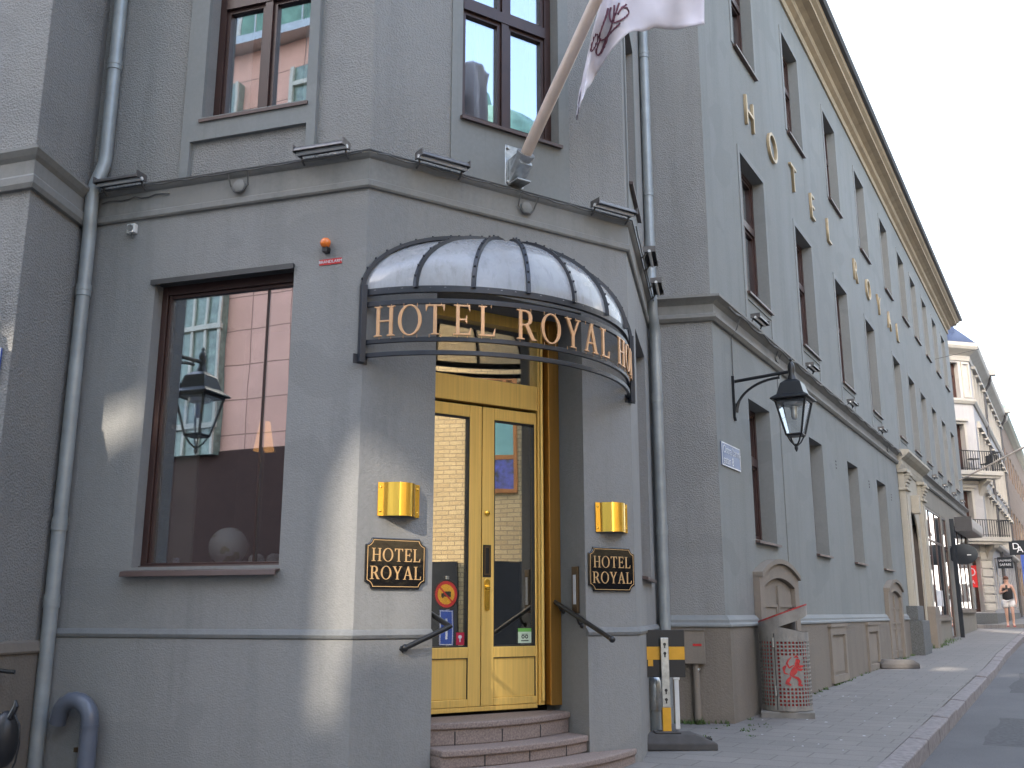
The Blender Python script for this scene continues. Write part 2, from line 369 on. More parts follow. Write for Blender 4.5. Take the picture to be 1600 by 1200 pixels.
def facade(mb, W, u0, u1, z0, z1, holes, depth=0.16, reveal=None, out=0.0, rmat=None):
    """wall sheet with rectangular openings; reveals of the given depth go to the reveal mesh"""
    us = sorted({u0, u1, *[h[0] for h in holes], *[h[1] for h in holes]}); zs = sorted({z0, z1, *[h[2] for h in holes], *[h[3] for h in holes]})
    us = [u for u in us if u0 <= u <= u1]; zs = [z for z in zs if z0 <= z <= z1]
    for i in range(len(us)-1):
        for j in range(len(zs)-1):
            cu = (us[i]+us[i+1])/2; cz = (zs[j]+zs[j+1])/2
            if any(h[0] < cu < h[1] and h[2] < cz < h[3] for h in holes): continue
            mb.quad(W.pt(us[i], zs[j], out), W.pt(us[i+1], zs[j], out), W.pt(us[i+1], zs[j+1], out), W.pt(us[i], zs[j+1], out))
    for h in holes:
        r = MB() if rmat else (reveal or mb)
        d = h[4] if len(h) > 4 else depth
        a, b_, c, e = h[:4]
        for (p, q) in (((a, c), (a, e)), ((a, e), (b_, e)), ((b_, e), (b_, c)), ((b_, c), (a, c))):
            r.quad(W.pt(p[0], p[1], out), W.pt(q[0], q[1], out), W.pt(q[0], q[1], out-d), W.pt(p[0], p[1], out-d))
        if rmat: r.build('reveal', rmat, H)

def sweep(mb, path, prof, closed_prof=True):
    """mitred sweep of profile [(out,z)] along plan points; outward is to the right of travel"""
    n = len(path); rings = []
    for i, p in enumerate(path):
        p = Vector((p[0], p[1])); dirs = []
        if i > 0: dirs.append((p - Vector(path[i-1][:2])).normalized())
        if i < n-1: dirs.append((Vector(path[i+1][:2]) - p).normalized())
        ns = [Vector((d.y, -d.x)) for d in dirs]
        m = sum(ns, Vector((0, 0))).normalized(); k = 1 / max(0.3, m.dot(ns[0]))
        dz = path[i][2] if len(path[i]) > 2 else 0
        rings.append([(p.x + m.x*o*k, p.y + m.y*o*k, z + dz) for o, z in prof])
    mb.loft(rings, True, True); return mb

GZ0, GSL = 0.13, 0.02
def gz(x, y):
    s_ = (Vector((x, y, 0)) - SW.P).dot(SW.d); return GZ0 + GSL * max(-25, min(60, s_))
def swp(s_, out, dz=0):
    q = SW.pt(s_, 0, out); return Vector((q.x, q.y, gz(q.x, q.y) + dz))

# ------------------------------------------------------------ ground, road, pavement, kerb
def ground():
    mb = MB(); us = [-400, -60, -25] + list(range(-20, 61, 4)) + [90, 400]; vs = [-400, -60, -20, -8, 1.2, 4, 8, 14, 30, 400]
    idx = {}
    for i, u in enumerate(us):
        for j, v in enumerate(vs):
            p = swp(u, v, -0.13); idx[i, j] = len(mb.v); mb.v.append(tuple(p))
    for i in range(len(us)-1):
        for j in range(len(vs)-1): mb.f.append((idx[i, j], idx[i+1, j], idx[i+1, j+1], idx[i, j+1]))
    return mb.build('road', 'asphalt')
tag(ground(), kind='structure')
KP = [(-2.6, 1.76), (2.5, 1.70), (7.9, 1.64), (12.3, 1.54), (23.2, 1.45), (25.6, 1.40)]
def kerb_out(s_):
    for (a, oa), (b_, ob) in zip(KP, KP[1:]):
        if s_ <= b_: return oa + (ob-oa)*(s_-a)/(b_-a)
    return KP[-1][1]
def slabsheet(name, pts, mat, thick=0.3, dz=0.0):
    mb = MB(); n = len(pts); top = [(p[0], p[1], gz(p[0], p[1]) + dz) for p in pts]; bot = [(p[0], p[1], gz(p[0], p[1]) + dz - thick) for p in pts]
    mb.v = top + bot; mb.f = [tuple(range(n))] + [(i, (i+1) % n, n + (i+1) % n, n + i) for i in range(n)]
    return tag(mb.build(name, mat), kind='structure')
outer = [(SW.pt(s_, 0, o-0.155).x, SW.pt(s_, 0, o-0.155).y) for s_, o in KP]
inner = [tuple(SW.pt(SEND, 0, -6).xy)] + [tuple(SW.pt(SEND, 0, -0.2).xy), tuple(SW.pt(0.2, 0, -0.5).xy), (-0.9, 9.5), (-1.0, 7.9), (-2.4, 6.3), (-4.6, 6.4), (-4.7, 5.6), (-12, 5.9)]
LK = [(-0.0, 5.3), (-1.3, 4.15), (-3.2, 3.6), (-12, 3.9)]     # pavement round the corner, kerb line
slabsheet('pavement', [tuple(SW.pt(25.6, 0, -6).xy)] + outer[::-1] + [(-0.25, 5.4), (-1.36, 4.28), (-3.2, 3.75), (-12, 4.05)] + inner[::-1][0:7] + [tuple(SW.pt(0.2, 0, -0.5).xy), tuple(SW.pt(SEND, 0, -0.2).xy), tuple(SW.pt(SEND, 0, -6).xy)], 'paving')
def kerbs():
    mb = MB(); s_ = -2.6
    while s_ < 25.5:
        L = random.choice([0.8, 0.95, 1.1, 1.2]); e = min(25.6, s_ + L); j = random.uniform(-0.006, 0.012)
        a, b_ = s_ + 0.012, e - 0.012; oa, ob = kerb_out(a), kerb_out(b_)
        p = [swp(a, oa-0.15, j), swp(a, oa, j-0.012), swp(b_, ob, j-0.012), swp(b_, ob-0.15, j)]
        i = len(mb.v); mb.v += [tuple(q) for q in p] + [(q.x, q.y, q.z - 0.3) for q in p]
        mb.f += [(i, i+1, i+2, i+3), (i, i+4, i+5, i+1), (i+1, i+5, i+6, i+2), (i+2, i+6, i+7, i+3), (i+3, i+7, i+4, i)]
        s_ = e
    pts = [tuple(SW.pt(-2.6, 0, 1.76).xy)] + LK
    for a, b_ in zip(pts, pts[1:]):
        a, b_ = Vector((*a, 0)), Vector((*b_, 0)); L = (b_-a).length; n = max(1, int(L)); d = (b_-a)/n
        nn = Vector((-d.y, d.x, 0)).normalized() * 0.15
        for k in range(n):
            q0 = a + d*k + d*0.01; q1 = a + d*(k+1) - d*0.01
            p = [q0, q1, q1 - nn, q0 - nn]; i = len(mb.v)
            mb.v += [(q.x, q.y, gz(q.x, q.y)) for q in p] + [(q.x, q.y, gz(q.x, q.y)-0.3) for q in p]
            mb.f += [(i, i+1, i+2, i+3), (i, i+4, i+5, i+1), (i+1, i+5, i+6, i+2), (i+2, i+6, i+7, i+3), (i+3, i+7, i+4, i)]
    o = mb.build('kerb', 'kerb', bevel=0.012); return tag(o, kind='structure')
kerbs()
# pavement beyond the side street, in front of the white building, and along the far side
WC = SW.pt(31.0, 0, 0.09)
slabsheet('pavement_far', [tuple(SW.pt(28.0, 0, -6).xy), tuple(SW.pt(28.0, 0, -1.6).xy), tuple(SW.pt(30.6, 0, 1.35).xy), tuple(SW.pt(90, 0, 1.2).xy), tuple(SW.pt(90, 0, -2).xy)], 'paving')
slabsheet('pavement_opposite', [tuple(SW.pt(-9, 0, 7.0).xy), tuple(SW.pt(60, 0, 6.6).xy), tuple(SW.pt(60, 0, 8.6).xy), tuple(SW.pt(-9, 0, 9).xy)][::-1], 'paving')

# ------------------------------------------------------------ window unit (local frame: x along wall, -y outward)
def window_unit(parent, W, u0, u1, z0, z1, d=0.16, transom=0.62, mull=True, glassmat='glass_dark', sill=True, back='void', fw=0.055, curtain=False, sillmat='sillmetal', small_transom=False):
    wd, ht = u1-u0, z1-z0
    mb = MB(); y0, y1 = -0.03, 0.05
    mb.box(0.001, fw, y0, y1, 0.001, ht-0.001).box(wd-fw, wd-0.001, y0, y1, 0.001, ht-0.001).box(fw, wd-fw, y0, y1, 0.001, fw).box(fw, wd-fw, y0, y1, ht-fw, ht-0.001)
    zt = ht*transom if transom else ht
    if transom: mb.box(fw, wd-fw, y0-0.012, y1, zt-0.045, zt+0.045)
    cells = []
    xs = [(fw, wd-fw)]
    if mull:
        m = wd/2; mb.box(m-0.032, m+0.032, y0-0.006, y1, fw, (zt-0.045) if transom else ht-fw)
        if transom: mb.box(m-0.028, m+0.028, y0-0.004, y1, zt+0.045, ht-fw)
        xs = [(fw, m-0.032), (m+0.032, wd-fw)]
    zr = [(fw, zt-0.045), (zt+0.045, ht-fw)] if transom else [(fw, ht-fw)]
    for xa, xb in xs:
        for za, zb in zr:
            q = 0.03       # sash inside the frame
            mb.box(xa+0.002, xa+q, y0+0.014, y1-0.01, za+.002, zb-.002).box(xb-q, xb-0.002, y0+0.014, y1-0.01, za+.002, zb-.002).box(xa+q, xb-q, y0+0.014, y1-0.01, za+.002, za+q).box(xa+q, xb-q, y0+0.014, y1-0.01, zb-q, zb-.002)
            cells.append((xa+q, xb-q, za+q, zb-q))
    f = mb.build('window', 'frame', parent, loc=W.pt(u0, z0, -d), rz=W.rz)
    g = MB()
    for c in cells: g.box(c[0]-.004, c[1]+.004, 0.012, 0.018, c[2]-.004, c[3]+.004)
    g.build('pane', glassmat, f)
    if sill:
        s_ = MB().loft([[(x, 0.0, 0.02), (x, -d-0.05, -0.015), (x, -d-0.05, -0.04), (x, 0.0, -0.012)] for x in (-0.015, wd+0.015)])
        s_.build('sill', sillmat, f)
    if back == 'void':
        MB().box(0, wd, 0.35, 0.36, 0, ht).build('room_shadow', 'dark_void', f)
    if curtain:
        cm = MB(); n = 26
        for sd_ in curtain:
            xa, xb = sd_; ring = [[(xa + (xb-xa)*k/n, 0.14 + 0.02*sin(k*1.9), z) for k in range(n+1)] for z in (0.06, ht-0.06)]
            cm.loft(ring, False, False)
        cm.build('curtain', 'white_curtain', f)
    return f

# ------------------------------------------------------------ hotel building
H = empty('hotel_building', (0, 0, 0), 0, 'grey stucco hotel with a chamfered entrance corner and a long street facade', 'building')
TOP = 9.5   # tower eaves, above the frame
# openings
gw = (-1.68, -0.545, 1.42, 3.44, 0.13)
lw_up = (-1.37, -0.50, 4.68, 6.42, 0.13)
lw_up3 = (-1.37, -0.50, 7.3, 8.9, 0.13)
ch_up = (0.72, 1.60, 4.70, 6.42, 0.12)
ch_up3 = (0.72, 1.60, 7.3, 8.9, 0.12)
DO = (0.545, 1.80, 0.10, 3.36)
sd_g = (0.66, 1.66, 1.42, 3.50, 0.14); sd_u = (0.3, 1.15, 4.70, 6.42, 0.14)
tw = MB(); tr = MB()
facade(tr, LW, -2.34, 0, -0.4, 4.0, [gw], rmat='render')
facade(tw, LW, -2.34, 0, 4.0, TOP, [lw_up, lw_up3], rmat='render')
lo = MB()
facade(tr, CW, 0, CHW, -0.4, 4.0, [DO + (0.50,)], rmat='render')
facade(tw, CW, 0, CHW, 4.0, TOP, [ch_up, ch_up3], rmat='render')
facade(tr, SD, 0, SDL, -0.4, 4.0, [sd_g], rmat='render')
facade(tw, SD, 0, SDL, 4.0, TOP, [sd_u], rmat='render')
tr.build('ground_floor_wall', 'render', H); tw.build('upper_wall', 'stucco', H)
wg = MB()
facade(wg, LRW, 0, LRL, -0.4, ROOF, []); facade(wg, WF, -9, 0, -0.4, ROOF, [(-6.9, -5.9, 1.5, 3.5), (-4.0, -3.0, 1.5, 3.5)])
wg.build('wing_wall', 'stucco_wing', H)
rr = MB(); facade(rr, RR, -RRL, 0, -0.4, ROOF, []); rr.build('return_wall', 'stucco', H)
# the ground storey below the course stands slightly proud
base = MB()
for W_, a, b_ in ((LW, -2.34, 0), ):
    pass
sweep(base, [LW.pt(-2.34), A, CW.pt(DO[0])], [(0, -0.4), (0.018, -0.4), (0.018, 0.955), (0, 0.97)])
sweep(base, [CW.pt(DO[1]), B, SD.pt(SDL - 0.002)], [(0, -0.4), (0.018, -0.4), (0.018, 0.955), (0, 0.97)])
base.build('base_wall', 'render', H)
crs = MB(); cp = [(-0.002, 0.958), (0.026, 0.962), (0.034, 0.985), (0.022, 1.0), (0.012, 1.012), (-0.002, 1.02)]
sweep(crs, [LW.pt(-2.34), A, CW.pt(DO[0] + 0.004)], cp); sweep(crs, [CW.pt(DO[1] - 0.004), B, SD.pt(SDL)], cp)
crs.build('string_course', 'course', H, bevel=0.003)

# string band between the storeys
bp_ = [(-0.01, 3.95), (0.02, 3.95), (0.03, 3.962), (0.03, 4.0), (0.018, 4.01), (0.018, 4.16), (0.035, 4.172), (0.052, 4.19), (0.052, 4.203), (-0.01, 4.225)]
PATH = [WF.pt(-9), Vector((*WC0, 0)), LR0, Vector((*A, 0)), Vector((*B, 0)), SD.pt(SDL), Vector((C[0], C[1], 0)), SW.pt(11.35)]
wing_p = [(-0.01, 3.92), (0.03, 3.92), (0.045, 3.95), (0.045, 4.0), (0.03, 4.02), (0.03, 4.12), (0.055, 4.145), (0.08, 4.18), (0.08, 4.2), (-0.01, 4.23)]
sweep(MB(), [WF.pt(-9), Vector((*WC0, 0)), LR0], wing_p).build('wing_band', 'band', H)
sweep(MB(), [LR0, Vector((*A, 0)), Vector((*B, 0)), SD.pt(SDL)], bp_).build('band', 'band', H)
street_p = [(-0.01, 3.99), (0.03, 3.99), (0.06, 4.02), (0.06, 4.05), (0.03, 4.07), (0.03, 4.16), (0.07, 4.19), (0.12, 4.215), (0.12, 4.24), (-0.01, 4.28)]
sweep(MB(), [RR.pt(-RRL + 0.01), Vector((C[0], C[1], 0)), SW.pt(11.35)], street_p).build('band', 'band', H)
sweep(MB(), [SW.pt(14.45), SW.pt(SEND)], street_p).build('band', 'band', H)
sweep(MB(), [SW.pt(11.35), SW.pt(14.45)], [(-0.01, 3.9), (0.06, 3.9), (0.1, 4.0), (0.1, 4.1), (0.2, 4.16), (0.26, 4.22), (0.26, 4.27), (-0.01, 4.3)]).build('portal_cornice', 'cream', H)
# thin lead flashing on the band
fl = MB()
sweep(fl, [LR0, Vector((*A, 0)), Vector((*B, 0)), SD.pt(SDL)], [(-0.005, 4.232), (0.06, 4.209), (0.06, 4.201), (0.055, 4.2), (-0.005, 4.226)])
fl.build('flashing', 'flashing', H)

# smooth panels round tower upper windows
pn = MB()
def ring_panel(mb, W, u0, u1, z0, z1, a0, a1, b0, b1, t=0.014):
    for (p, q, r_, s_) in ((u0, a0, z0, z1), (a1, u1, z0, z1), (a0, a1, z0, b0), (a0, a1, b1, z1)):
        if q - p > 1e-4 and s_ - r_ > 1e-4:
            i = len(mb.v); mb.box(p, q, -t, 0.001, r_, s_); mb.xf(W.mat(), i)
ring_panel(pn, LW, -1.53, -0.42, 4.21, 7.0, -1.37, -0.50, 4.68, 6.42)
i0 = len(pn.v)
pn2 = MB()
ring_panel(pn2, CW, 0.63, 1.70, 4.21, 7.0, 0.72, 1.60, 4.70, 6.42)
ring_panel(pn2, SD, 0.2, 1.27, 4.21, 7.0, 0.3, 1.15, 4.70, 6.42)
pn2.build('window_surround', 'trim', H)
# left surround has a recessed panel under the sill
pn = MB()
for (p, q, r_, s_) in ((-1.53, -1.455, 4.21, 7.0), (-0.49, -0.42, 4.21, 7.0), (-1.455, -0.49, 4.50, 4.68), (-1.455, -1.37, 4.68, 7.0), (-0.50, -0.49, 4.68, 7.0), (-1.37, -0.5, 6.42, 7.0)):
    i = len(pn.v); pn.box(p, q, -0.035, 0.001, r_, s_); pn.xf(LW.mat(), i)
pn.build('window_surround', 'trim', H)

# tower windows
def big_window(W, h, transom, mull, g='glass', cur=False, d=None):
    return window_unit(H, W, h[0], h[1], h[2], h[3], d=h[4], transom=transom, mull=mull, glassmat=g, curtain=cur, fw=0.06, back='void')
big_window(LW, lw_up, 0.58, True, cur=[(0.02, 0.2), (0.66, 0.84)]); big_window(LW, lw_up3, 0.58, True)
big_window(CW, ch_up, 0.585, True, cur=[(0.27, 0.43), (0.45, 0.5), (0.8, 0.87)]); big_window(CW, ch_up3, 0.585, True)
big_window(SD, sd_u, 0.58, True, 'glass_dark')
window_unit(H, SD, sd_g[0], sd_g[1], sd_g[2], sd_g[3], d=sd_g[4], transom=0.62, mull=True)
# ground floor picture window with a room behind
gwd, gwh = gw[1]-gw[0], gw[3]-gw[2]
f = MB().box(0.001, 0.05, -0.04, 0.05, 0.001, gwh-0.001).box(gwd-0.03, gwd-0.001, -0.04, 0.05, 0.001, gwh-0.001).box(0.05, gwd-0.03, -0.04, 0.05, 0.001, 0.03).box(0.05, gwd-0.03, -0.04, 0.05, gwh-0.07, gwh-0.001)\
    .box(0.052, 0.075, -0.025, 0.04, 0.031, gwh-0.071).box(0.075, gwd-0.031, -0.02, 0.04, gwh-0.095, gwh-0.071).box(0.86, 0.875, -0.01, 0.03, 0.031, gwh-0.096).build('window', 'frame', H, loc=LW.pt(gw[0], gw[2], -0.13), rz=LW.rz, bevel=0.003)
MB().box(0.075, gwd-0.03, 0.0, 0.008, 0.03, gwh-0.095).build('pane', 'glass', f)
MB().loft([[(x, 0.0, 0.0), (x, -0.185, -0.03), (x, -0.195, -0.065), (x, -0.18, -0.065), (x, -0.17, -0.04), (x, 0.0, -0.015)] for x in (-0.045, gwd+0.01)]).box(-0.005, gwd-0.002, -0.06, 0.0, 0.0, 0.012).build('sill', 'sillmetal', f, bevel=0.003)
MB().box(-0.02, gwd+0.005, -0.155, -0.0, gwh-0.004, gwh+0.018).box(-0.02, gwd+0.005, -0.16, -0.148, gwh-0.02, gwh+0.018).build('blind_box', 'flashing', f)
room = MB()
room.box(-0.9, 1.35, 2.4, 2.45, -0.2, 2.4).box(-0.95, -0.9, 0.1, 2.4, -0.2, 2.4).box(1.35, 1.4, 0.02, 2.4, -0.2, 2.4).box(-0.9, 1.35, 0.1, 2.4, 2.4, 2.45).box(-0.9, 1.35, 0.06, 2.4, -0.2, -0.15)
room.build('room_wall', 'interior', f)
MB().box(-0.05, gwd+0.05, 0.03, 0.6, -0.03, 0.012).build('window_ledge', 'interior_floor', f)
cm = MB(); n = 20
cm.loft([[(0.07 + 0.2*k/n, 0.16 + 0.02*sin(k*2.1), z) for k in range(n+1)] for z in (0.02, gwh)], False, False)
cm.build('curtain', 'curtain', f)
cm = MB(); cm.loft([[(0.78 + 0.35*k/n, 0.8 + 0.03*sin(k*2.1), z) for k in range(n+1)] for z in (0.02, gwh)], False, False)
cm.build('curtain', 'interior', f)

# ------------------------------------------------------------ street facade openings
cols = [(1.33, 2.33), (3.93, 4.90), (6.50, 7.45), (9.10, 10.02), (12.15, 13.08), (14.25, 15.22), (16.22, 17.15), (18.28, 19.2), (20.38, 21.32), (22.50, 23.45)]
c3 = [(1.33, 2.25), (3.88, 4.80), (6.55, 7.48), (9.22, 10.15), (11.92, 12.84)] + cols[5:]
g4 = [(1.16, 2.02), (3.94, 4.72), (6.42, 7.25), (8.94, 9.86)]
arch1, arch2 = (0.97, 2.58), (8.72, 10.25)
upper = [(a, b_, 4.70, 6.41) for a, b_ in cols] + [(a, b_, 7.83, 9.42) for a, b_ in c3]
sw = MB(); sr = MB()
facade(sw, SW, 0, 14.45, -0.4, 4.0, [(a, b_, 1.88, 3.41, 0.2) for a, b_ in g4] + [(11.95, 13.55, -0.4, 3.15, 0.5)], rmat='trim')
facade(sw, SW, 0, SEND, 4.0, ROOF, [h + (0.16,) for h in upper], rmat='trim')
sw.build('street_wall', 'street_render', H); 
for a, b_, z0, z1 in upper:
    bor = MB(); i = 0; t = 0.012; k = 0.075; zb = z0 if z0 > 7 else 4.27
    bor.box(a-k, a, -t, 0.001, zb, z1+k).box(b_, b_+k, -t, 0.001, zb, z1+k).box(a, b_, -t, 0.001, z1, z1+k)
    if z0 < 7: bor.box(a, b_, -t, 0.001, z0-0.1, z0)
    bor.xf(SW.mat(), i); bor.build('window_surround', 'trim', H)
pr = {}
def street_win(W, a, b_, z0, z1, d, key, **kw):
    """first window of each size is built, later ones are copies"""
    k = (key, round(b_-a, 2))
    if k not in pr:
        pr[k] = window_unit(H, W, a, b_, z0, z1, d=d, **kw); reg(None)
    else: copy_tree(pr[k], H, W.pt(a, z0, -d), W.rz)
for i, (a, b_) in enumerate(cols): street_win(SW, a, b_, 4.70, 6.41, 0.16, 'second', transom=0.6, curtain=[(0.05, 0.3)] if i < 3 else False)
for i, (a, b_) in enumerate(c3): street_win(SW, a, b_, 7.83, 9.42, 0.16, 'third', transom=0.62)
for i, (a, b_) in enumerate(g4): street_win(SW, a, b_, 1.88, 3.41, 0.2, 'ground', transom=0.6, curtain=[(0.2, 0.7)])
# recessed vertical pilaster edge and small grilles
gr = MB()
for u in (5.55, 8.15, 10.4):
    for k in range(3):
        i = len(gr.v); gr.box(u, u+0.05, -0.006, 0.001, 3.18+k*0.05, 3.2+k*0.05); gr.xf(SW.mat(), i)
gr.build('grille', 'plastic_black', H)
i_ = MB().box(2.45, 2.6, -0.012, 0.001, 1.6, 3.99); i_.xf(SW.mat()); i_.build('lesene', 'street_render', H)

# plinth of the street side
pl = [(-0.01, -0.4), (0.05, -0.4), (0.05, 0.985), (0.065, 0.99), (0.065, 1.015), (0.045, 1.03), (0.045, 1.06), (0.012, 1.095), (-0.01, 1.1)]
plb = [(-0.01, -0.4), (0.05, -0.4), (0.05, 0.985), (-0.01, 0.985)]
plt = [(-0.01, 0.987), (0.06, 0.987), (0.068, 0.995), (0.068, 1.012), (0.045, 1.03), (0.045, 1.055), (0.012, 1.095), (-0.01, 1.1)]
for mbn, prf, mt in (('plinth', plb, 'brown'), ('plinth_moulding', plt, 'trim')):
    q = MB()
    sweep(q, [RR.pt(-RRL + 0.02), Vector((C[0], C[1], 0)), SW.pt(arch1[0])], prf)
    sweep(q, [SW.pt(arch1[1]), SW.pt(arch2[0])], prf)
    sweep(q, [SW.pt(arch2[1]), SW.pt(11.0)], prf)
    q.build(mbn, mt, H)
# wing plinth follows the fall of the street
q = MB()
sweep(q, [(*WF.pt(-9).xy, 0.0), (*WC0, -0.0), (LR0.x, LR0.y, 0.0)], [(-0.01, -0.4), (0.03, -0.4), (0.03, 0.86), (-0.01, 0.86)])
q.build('plinth', 'brown', H)
sweep(MB(), [(*WF.pt(-9).xy, 0.0), (*WC0, 0.0), (LR0.x, LR0.y, 0.0)], [(-0.01, 0.862), (0.045, 0.862), (0.05, 0.875), (0.035, 0.93), (-0.01, 0.945)]).build('plinth_moulding', 'brown_trim', H)

# arched cellar hatches
def hatch(u0, u1, ztop, zg):
    wd = u1-u0; c = wd/2; n = 14; z_s = ztop-0.16
    R_ = (c*c + 0.16**2)/(2*0.16)
    def arcz(x, off=0): return ztop - off - (R_ - math.sqrt(max(0, R_*R_ - (x-c)**2)))
    out = [(0, zg-0.1)] + [(wd*k/n, arcz(wd*k/n)) for k in range(n+1)] + [(wd, zg-0.1)]
    a = 0.17; inn = [(a, zg-0.1)] + [(a+(wd-2*a)*k/n, arcz(a+(wd-2*a)*k/n, 0.17)) for k in range(n+1)] + [(wd-a, zg-0.1)]
    o1 = MB(); lp = out + inn[::-1]; o1.fill([lp], 0.0, -0.07)
    h = o1.build('cellar_hatch', 'brown_trim', H, loc=SW.pt(u0, 0, 0), rz=SW.rz, bevel=0.004)
    r2 = MB(); n2 = 14
    o2 = [(wd*k/n2, arcz(wd*k/n2)+0.035) for k in range(n2+1)]; i2 = [(wd*k/n2, arcz(wd*k/n2)-0.015) for k in range(n2+1)]
    r2.fill([o2 + i2[::-1]], 0.0, -0.105); r2.build('hood_mould', 'brown_trim', h)
    p = MB(); e = 0.012
    pz = [(a+e, zg+0.05)] + [(a+e+(wd-2*a-2*e)*k/n, arcz(a+e+(wd-2*a-2*e)*k/n, 0.18)) for k in range(n+1)] + [(wd-a-e, zg+0.05)]
    p.fill([pz], 0.0, -0.02)
    mid = wd/2
    for xa, xb in ((a+0.05, mid-0.03), (mid+0.03, wd-a-0.05)):
        for za, zb in ((zg+0.15, zg+0.55), (zg+0.62, ztop-0.45)):
            for bx in ((xa, xb, za, za+0.03), (xa, xb, zb-0.03, zb), (xa, xa+0.03, za+.03, zb-.03), (xb-0.03, xb, za+.03, zb-.03)):
                p.box(bx[0], bx[1], -0.036, -0.019, bx[2], bx[3])
    p.box(mid-0.015, mid+0.015, -0.045, -0.019, zg+0.05, ztop-0.25)
    p.build('hatch_door', 'brown_trim', h)
hatch(*arch1, 1.66, 0.16); hatch(*arch2, 1.66, 0.31)
# blind vent panels in the plinth
for a, b_ in ((4.06, 5.02), (6.58, 7.52)):
    v = MB(); z0, z1 = 0.24 + (a-4)*0.012, 0.94
    for bx in ((a, b_, z0, z0+0.09), (a, b_, z1-0.1, z1), (a, a+0.1, z0+.09, z1-.1), (b_-0.1, b_, z0+.09, z1-.1)): v.box(bx[0], bx[1], -0.085, -0.049, bx[2], bx[3])
    v.box(a-0.03, b_+0.03, -0.1, -0.049, z1, z1+0.04).box(a+.13, b_-.13, -0.058, -0.049, z0+.13, z1-.14)
    v.xf(SW.mat()); v.build('plinth_panel', 'brown_trim', H)

# portal
po = MB()
def pil(mb, u, wd, z0, z1, o, cap=True):
    mb.box(u, u+wd, -o, 0, z0, z1)
    if cap:
        mb.box(u-0.04, u+wd+0.04, -o-0.05, 0, z1-0.42, z1-0.36).box(u-0.05, u+wd+0.05, -o-0.08, 0, z1-0.07, z1)
        for k in range(4): mb.box(u+0.02, u+wd-0.02, -o-0.03-0.03*k, -o+0.0, z1-0.33+0.065*k, z1-0.27+0.065*k)
        mb.box(u+0.07, u+wd-0.07, -o-0.02, -o, z0+0.1, z1-0.5)
pil(po, 11.42, 0.42, 1.05, 3.9, 0.12); pil(po, 13.75, 0.42, 1.05, 3.9, 0.12)
n = 18; ar = [(11.84, 0.3), (11.84, 3.88), (13.75, 3.88), (13.75, 0.3)]
hole = [(13.484, 0.3)] + [(12.742 + 0.742*cos(pi*k/n), 2.45 + 0.72*sin(pi*k/n)) for k in range(n+1)] + [(12.0, 0.3)]
po.fill([[(11.84, 0.3), (11.84, 3.9), (13.75, 3.9), (13.75, 0.3)] + hole], 0.0, -0.04)
po.box(12.65, 12.85, -0.2, -0.04, 3.12, 3.5)
po.xf(SW.mat()); po.build('portal', 'cream', H, bevel=0.01)
pb = MB(); pb.box(10.95, 11.9, -0.28, 0, 0.1, 0.98).box(11.05, 11.85, -0.2, 0, 0.98, 1.25); pb.xf(SW.mat()); pb.build('portal_base', 'granite', H, bevel=0.01)
pb = MB().box(13.6, 14.35, -0.2, 0, 0.2, 1.25); pb.xf(SW.mat()); pb.build('portal_base', 'brown_trim', H, bevel=0.01)
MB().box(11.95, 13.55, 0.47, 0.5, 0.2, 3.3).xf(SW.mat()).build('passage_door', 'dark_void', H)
M['dark_jamb'] = simple('dark brown passage jamb', (0.075, 0.06, 0.05), 0.7)
MB().box(13.485, 13.548, -0.035, 0.468, 0.3, 2.95).xf(SW.mat()).build('passage_jamb', 'dark_jamb', H)
MB().box(12.0, 13.48, -0.1, 0.4, 0.1, 0.5).xf(SW.mat()).build('passage_step', 'granite', H)
# shop part
shop_h = [(14.75, 17.85, 1.02, 3.52, 0.25), (18.15, 18.95, 0.4, 3.52, 0.35), (20.6, 24.2, 1.2, 3.5, 0.25)]
sp = MB(); facade(sp, SW, 14.45, SEND, -0.4, 4.0, shop_h, reveal=sp); sp.build('shop_wall', 'shopwall', H)
def shop_window(a, b_, z0, z1, n, tz):
    f = MB(); wd = b_-a; ht = z1-z0; fw = 0.05
    f.box(0.001, fw, -0.02, 0.04, 0.001, ht-.001).box(wd-fw, wd-.001, -0.02, 0.04, 0.001, ht-.001).box(fw, wd-fw, -0.02, 0.04, 0.001, fw).box(fw, wd-fw, -0.02, 0.04, ht-fw, ht-.001)
    xs = [wd*k/n for k in range(n+1)]
    for x in xs[1:-1]: f.box(x-0.025, x+0.025, -0.018, 0.035, fw, ht-fw)
    if tz:
        for xa, xb in zip(xs, xs[1:]): f.box(max(xa+0.026, fw), min(xb-0.026, wd-fw), -0.015, 0.03, tz-0.025, tz+0.025)
    o = f.build('shop_window', 'frame', H, loc=SW.pt(a, z0, -0.03), rz=SW.rz)
    MB().box(fw-.01, wd-fw+.01, 0.0, 0.006, fw-.01, ht-fw+.01).build('pane', 'glass_shop', o)
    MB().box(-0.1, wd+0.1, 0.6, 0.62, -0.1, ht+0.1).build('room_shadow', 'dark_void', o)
    return o
s1 = shop_window(14.75, 17.85, 1.02, 3.52, 3, 1.75); s2 = shop_window(20.6, 24.2, 1.2, 3.5, 3, 1.6); shop_window(18.15, 18.95, 0.5, 3.52, 1, 2.2)
sg = MB().box(1.2, 2.3, -0.012, -0.006, 0.25, 0.62); sg.build('window_notice', 'sign_white', s1)
MB().box(14.7, 17.95, -0.06, 0.0, 0.94, 1.02).box(20.5, 24.3, -0.06, 0, 1.12, 1.2).xf(SW.mat()).build('shop_sill', 'brown_trim', H)
